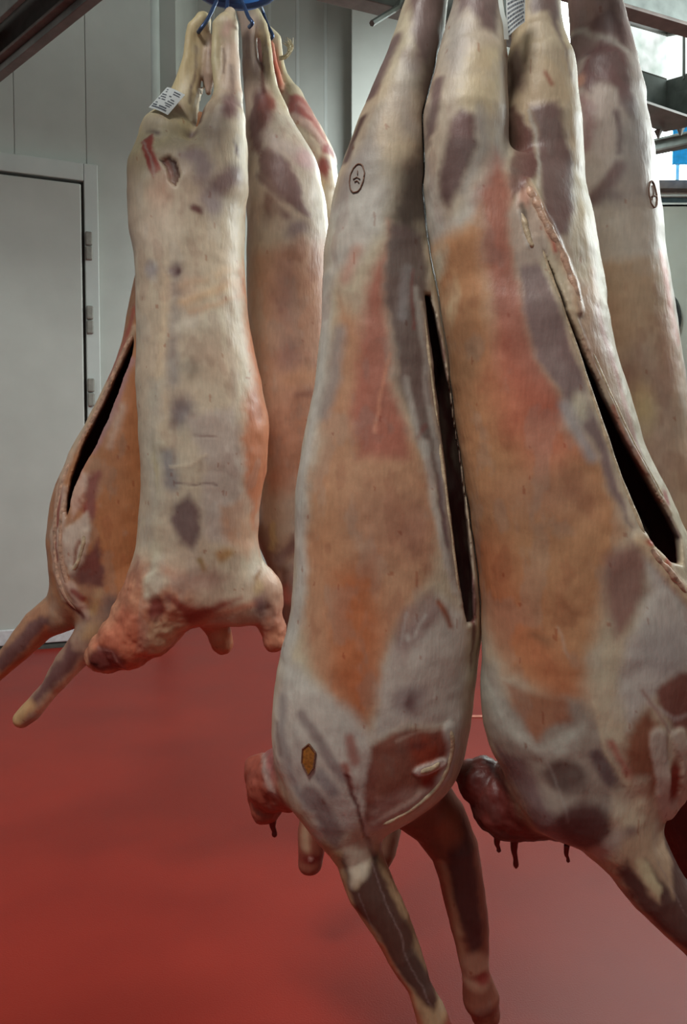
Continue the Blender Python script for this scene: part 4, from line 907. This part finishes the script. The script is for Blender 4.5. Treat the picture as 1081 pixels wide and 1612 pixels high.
# tuft of wool left at the hock
bm = bmesh.new()
eo = Vector(r4['e'].location)
for k in range(34):
    a0 = at(440+random.uniform(-2, 3), 92+random.uniform(-4, 4), 2.33)
    sw = random.uniform(0.3, 1.0)
    p1 = at(446+8*sw+random.uniform(-2, 2), 92-6*sw+random.uniform(-3, 3), 2.32+random.uniform(-.02, .02))
    p2 = at(452+8*sw+random.uniform(-3, 3), 78-4*sw+random.uniform(-3, 3), 2.32+random.uniform(-.02, .02))
    p3 = at(446+10*sw+random.uniform(-5, 6), 62+random.uniform(-4, 6), 2.32+random.uniform(-.02, .02))
    tube_bm(bm, [p-eo for p in curve_pts([a0, p1, p2, p3], 3)], 0.0008, 3)
o = bm_obj('wool_tuft', bm, M['hair'], r4['e']); o['label'] = 'pale tuft of wool hair'; o['kind'] = 'stuff'

# ------------------------------------------------------------------ hooks, hanging wheel, tags
def hook(pts, r, m, label, cat='hook', group=None, name='meat_hook'):
    pts = [Vector(p) for p in pts]; bm = bmesh.new(); o0_ = pts[0]
    tube_bm(bm, [p-o0_ for p in curve_pts(pts, 8)], r, 8)
    o = bm_obj(name, bm, m, None, True); o.location = o0_; tag(o, label, cat, group or ('blue meat hooks' if m == M['hook'] else 'steel meat hooks')); return o
YW = 2.02
wh = at(372, -19, YW)
wt = empty('hanging_wheel', wh, 'blue hanging wheel above the left group of carcasses', 'hanger')
bm = bmesh.new(); tube_bm(bm, [Vector((0.085*math.cos(t), 0.06*math.sin(t), -0.0)) for t in [i*2*math.pi/28 for i in range(29)]], 0.016, 10, False); bm_obj('ring', bm, M['blue'], wt, True)
bm = bmesh.new(); bmesh.ops.create_cone(bm, segments=24, radius1=0.08, radius2=0.03, depth=0.05, cap_ends=True, matrix=Matrix.Translation((0, 0, 0.015))); bm_obj('hub', bm, M['blue'], wt, True)
bm = bmesh.new(); tube_bm(bm, [(0, 0, 0.03), (0, 0, at(372, -28, YW).z+0.618-wh.z)], 0.012, 8); bm_obj('shank', bm, M['steel'], wt)
for (x0_, y0_, x1_, y1_, lb) in ((345, -9, 316, 50, 'blue steel hook through the leftmost hock of the left group'), (358, -3, 351, 48, 'blue steel hook through the second hock of the left group'),
                              (378, -3, 396, 42, 'blue steel hook through the third hock of the left group'), (403, -9, 428, 62, 'blue steel hook through the rightmost hock of the left group')):
    Yh = YW-0.06 if x1_ < 420 else 2.30
    hook([at(x0_, y0_, YW-.03), at((x0_*2+x1_)/3+1, (y0_*2+y1_)/3, Yh+.01), at((x0_+2*x1_)/3+1, (y0_+2*y1_)/3, Yh-.01), at(x1_+1, y1_-6, Yh-.018), at(x1_-4, y1_+1, Yh-.005)], .0045, M['hook'], lb)
rail0 = at(372, -28, YW); zrail = rail0.z+0.62
rl = box('overhead_rail', (0, 0, 0), (4.4, 0, 0), (0, 0.05, 0), (0, 0, 0.08), M['steel_dark'], None, 0.006); rl.location = (-1.6, YW-0.025, zrail); tag(rl, 'level overhead rail above the left group of carcasses', 'rail')
zrf = at(700, -190, 1.42).z+0.20
rl = box('overhead_rail', (0, 0, 0), (3.4, 0, 0), (0, 0.05, 0), (0, 0, 0.08), M['steel_dark'], None, 0.006); rl.location = (-1.0, 1.40, zrf); tag(rl, 'level overhead rail above the front carcasses', 'rail')
for px, Y, lb in ((692, 1.42, 'steel hook of the large left front carcass'), (752, 1.38, 'steel hook in the left hind leg of the slit front carcass'), (862, 1.41, 'steel hook in the right hind leg of the slit front carcass')):
    p = at(px, -165, Y)
    hook([Vector((p.x, 1.425, zrf+.01)), Vector((p.x+.01, (1.425+Y)/2, zrf-.05)), p + Vector((.006, 0, .09)), p + Vector((0, -.02, .03)), p + Vector((0, -.03, -.01)), p + Vector((0, .0, -.015))], .005, M['steel'], lb)
rl = box('overhead_rail', (0, 0, 0), (3.0, 0, 0), (0, 0.05, 0), (0, 0, 0.08), M['steel_dark'], None, 0.006); rl.location = (-0.6, 1.75, zrf+.30); tag(rl, 'level overhead rail above the two carcasses behind the front ones', 'rail')
for px, py, Y, lb in ((938, -145, 1.74, 'steel hook in the right hind leg of the stamped right carcass'), (900, -145, 1.77, 'steel hook in the left hind leg of the stamped right carcass'), (672, -60, 1.80, 'steel hook of the hidden carcass')):
    p = at(px, py, Y)
    hook([Vector((p.x, 1.775, zrf+.31)), Vector((p.x+.01, 1.78, zrf+.2)), p + Vector((.006, 0, .09)), p + Vector((0, -.02, .03)), p + Vector((0, -.03, -.01)), p + Vector((0, .0, -.02))], .005, M['steel'], lb)

def paper_tag(corners, lines, label, curl=.004):
    """corners: world points tl,tr,br,bl"""
    tl, tr_, br, bl = [Vector(c_) for c_ in corners]; c0 = (tl+tr_+br+bl)/4
    e = empty('paper_tag', c0, label, 'tag')
    n = (tr_-tl).cross(bl-tl).normalized()
    if n.y > 0: n = -n
    def Q(a, b, l): return tl*(1-a)*(1-b)+tr_*a*(1-b)+br*a*b+bl*(1-a)*b + n*(l+curl*math.sin(a*math.pi)) - c0
    bm = bmesh.new(); nx, ny = 8, 4
    g = [[bm.verts.new(Q(i/nx, j/ny, 0)) for j in range(ny+1)] for i in range(nx+1)]
    k = [[bm.verts.new(Q(i/nx, j/ny, -.0006)) for j in range(ny+1)] for i in range(nx+1)]
    for i in range(nx):
        for j in range(ny):
            bm.faces.new((g[i][j], g[i+1][j], g[i+1][j+1], g[i][j+1])); bm.faces.new((k[i][j], k[i][j+1], k[i+1][j+1], k[i+1][j]))
    for i in range(nx):
        bm.faces.new((g[i][0], k[i][0], k[i+1][0], g[i+1][0])); bm.faces.new((g[i][ny], g[i+1][ny], k[i+1][ny], k[i][ny]))
    for j in range(ny):
        bm.faces.new((g[0][j], g[0][j+1], k[0][j+1], k[0][j])); bm.faces.new((g[nx][j], k[nx][j], k[nx][j+1], g[nx][j+1]))
    bm_obj('paper', bm, M['paper'], e)
    bm = bmesh.new()
    for (a0, a1, b, hb) in lines:
        seg = 4
        for s_ in range(seg):
            x0_, x1_ = a0+(a1-a0)*s_/seg, a0+(a1-a0)*(s_+1)/seg
            bm.faces.new([bm.verts.new(Q(x, y, .0006)) for x, y in ((x0_, b), (x1_, b), (x1_, b+hb), (x0_, b+hb))])
    o = bm_obj('print', bm, M['print'], e); o['label'] = 'small grey illegible lines of print'
    return e
YT = 1.93
L = []
for b, segs in ((.08, [(.12, .2), (.55, .88)]), (.17, [(.16, .24), (.58, .9)]), (.30, [(.08, .34), (.5, .62)]), (.40, [(.1, .4), (.66, .84)]), (.50, [(.06, .18), (.26, .46), (.6, .9)]), (.60, [(.55, .88)]), (.68, [(.1, .22), (.64, .86)]), (.78, [(.06, .30), (.42, .78)]), (.87, [(.08, .5), (.5, .84)])):
    for s0_, s1_ in segs:
        x = s0_
        while x < s1_-.01:
            ln = random.uniform(.02, .06); L.append((x, min(x+ln, s1_), b, .045 if b < .75 else .06)); x += ln+.012
paper_tag([at(263, 137, YT), at(291, 149, YT-.02), at(264, 181, YT-.02), at(234, 169, YT)], L, 'white printed paper tag on the hind leg of the pale left carcass')
YT = 1.33
L = []
for b in np.linspace(.08, .92, 12):
    x = .06
    while x < .9:
        ln = random.uniform(.04, .14); L.append((x, min(x+ln, .94), float(b), .03)); x += ln+.02
paper_tag([at(796, -40, YT), at(827, -40, YT), at(826, 34, YT), at(797, 60, YT)], L, 'grey paper tag with slanting print between the front hind legs at the top edge')
ws = [at(788, -60, 1.325), at(787, -10, 1.325), at(790, 18, 1.32), at(795, 38, 1.32), at(797, 62, 1.325)]
bm = bmesh.new()
for a, b in zip(curve_pts(ws, 5)[:-1], curve_pts(ws, 5)[1:]):
    box_bm(bm, a-ws[0]-Vector((.0035, 0, 0)), (.007, 0, 0), (0, .0012, 0), b-a)
o = bm_obj('plastic_strip', bm, M['strip']); o.location = ws[0]; tag(o, 'narrow white plastic strip beside the grey tag at the top edge', 'strip')
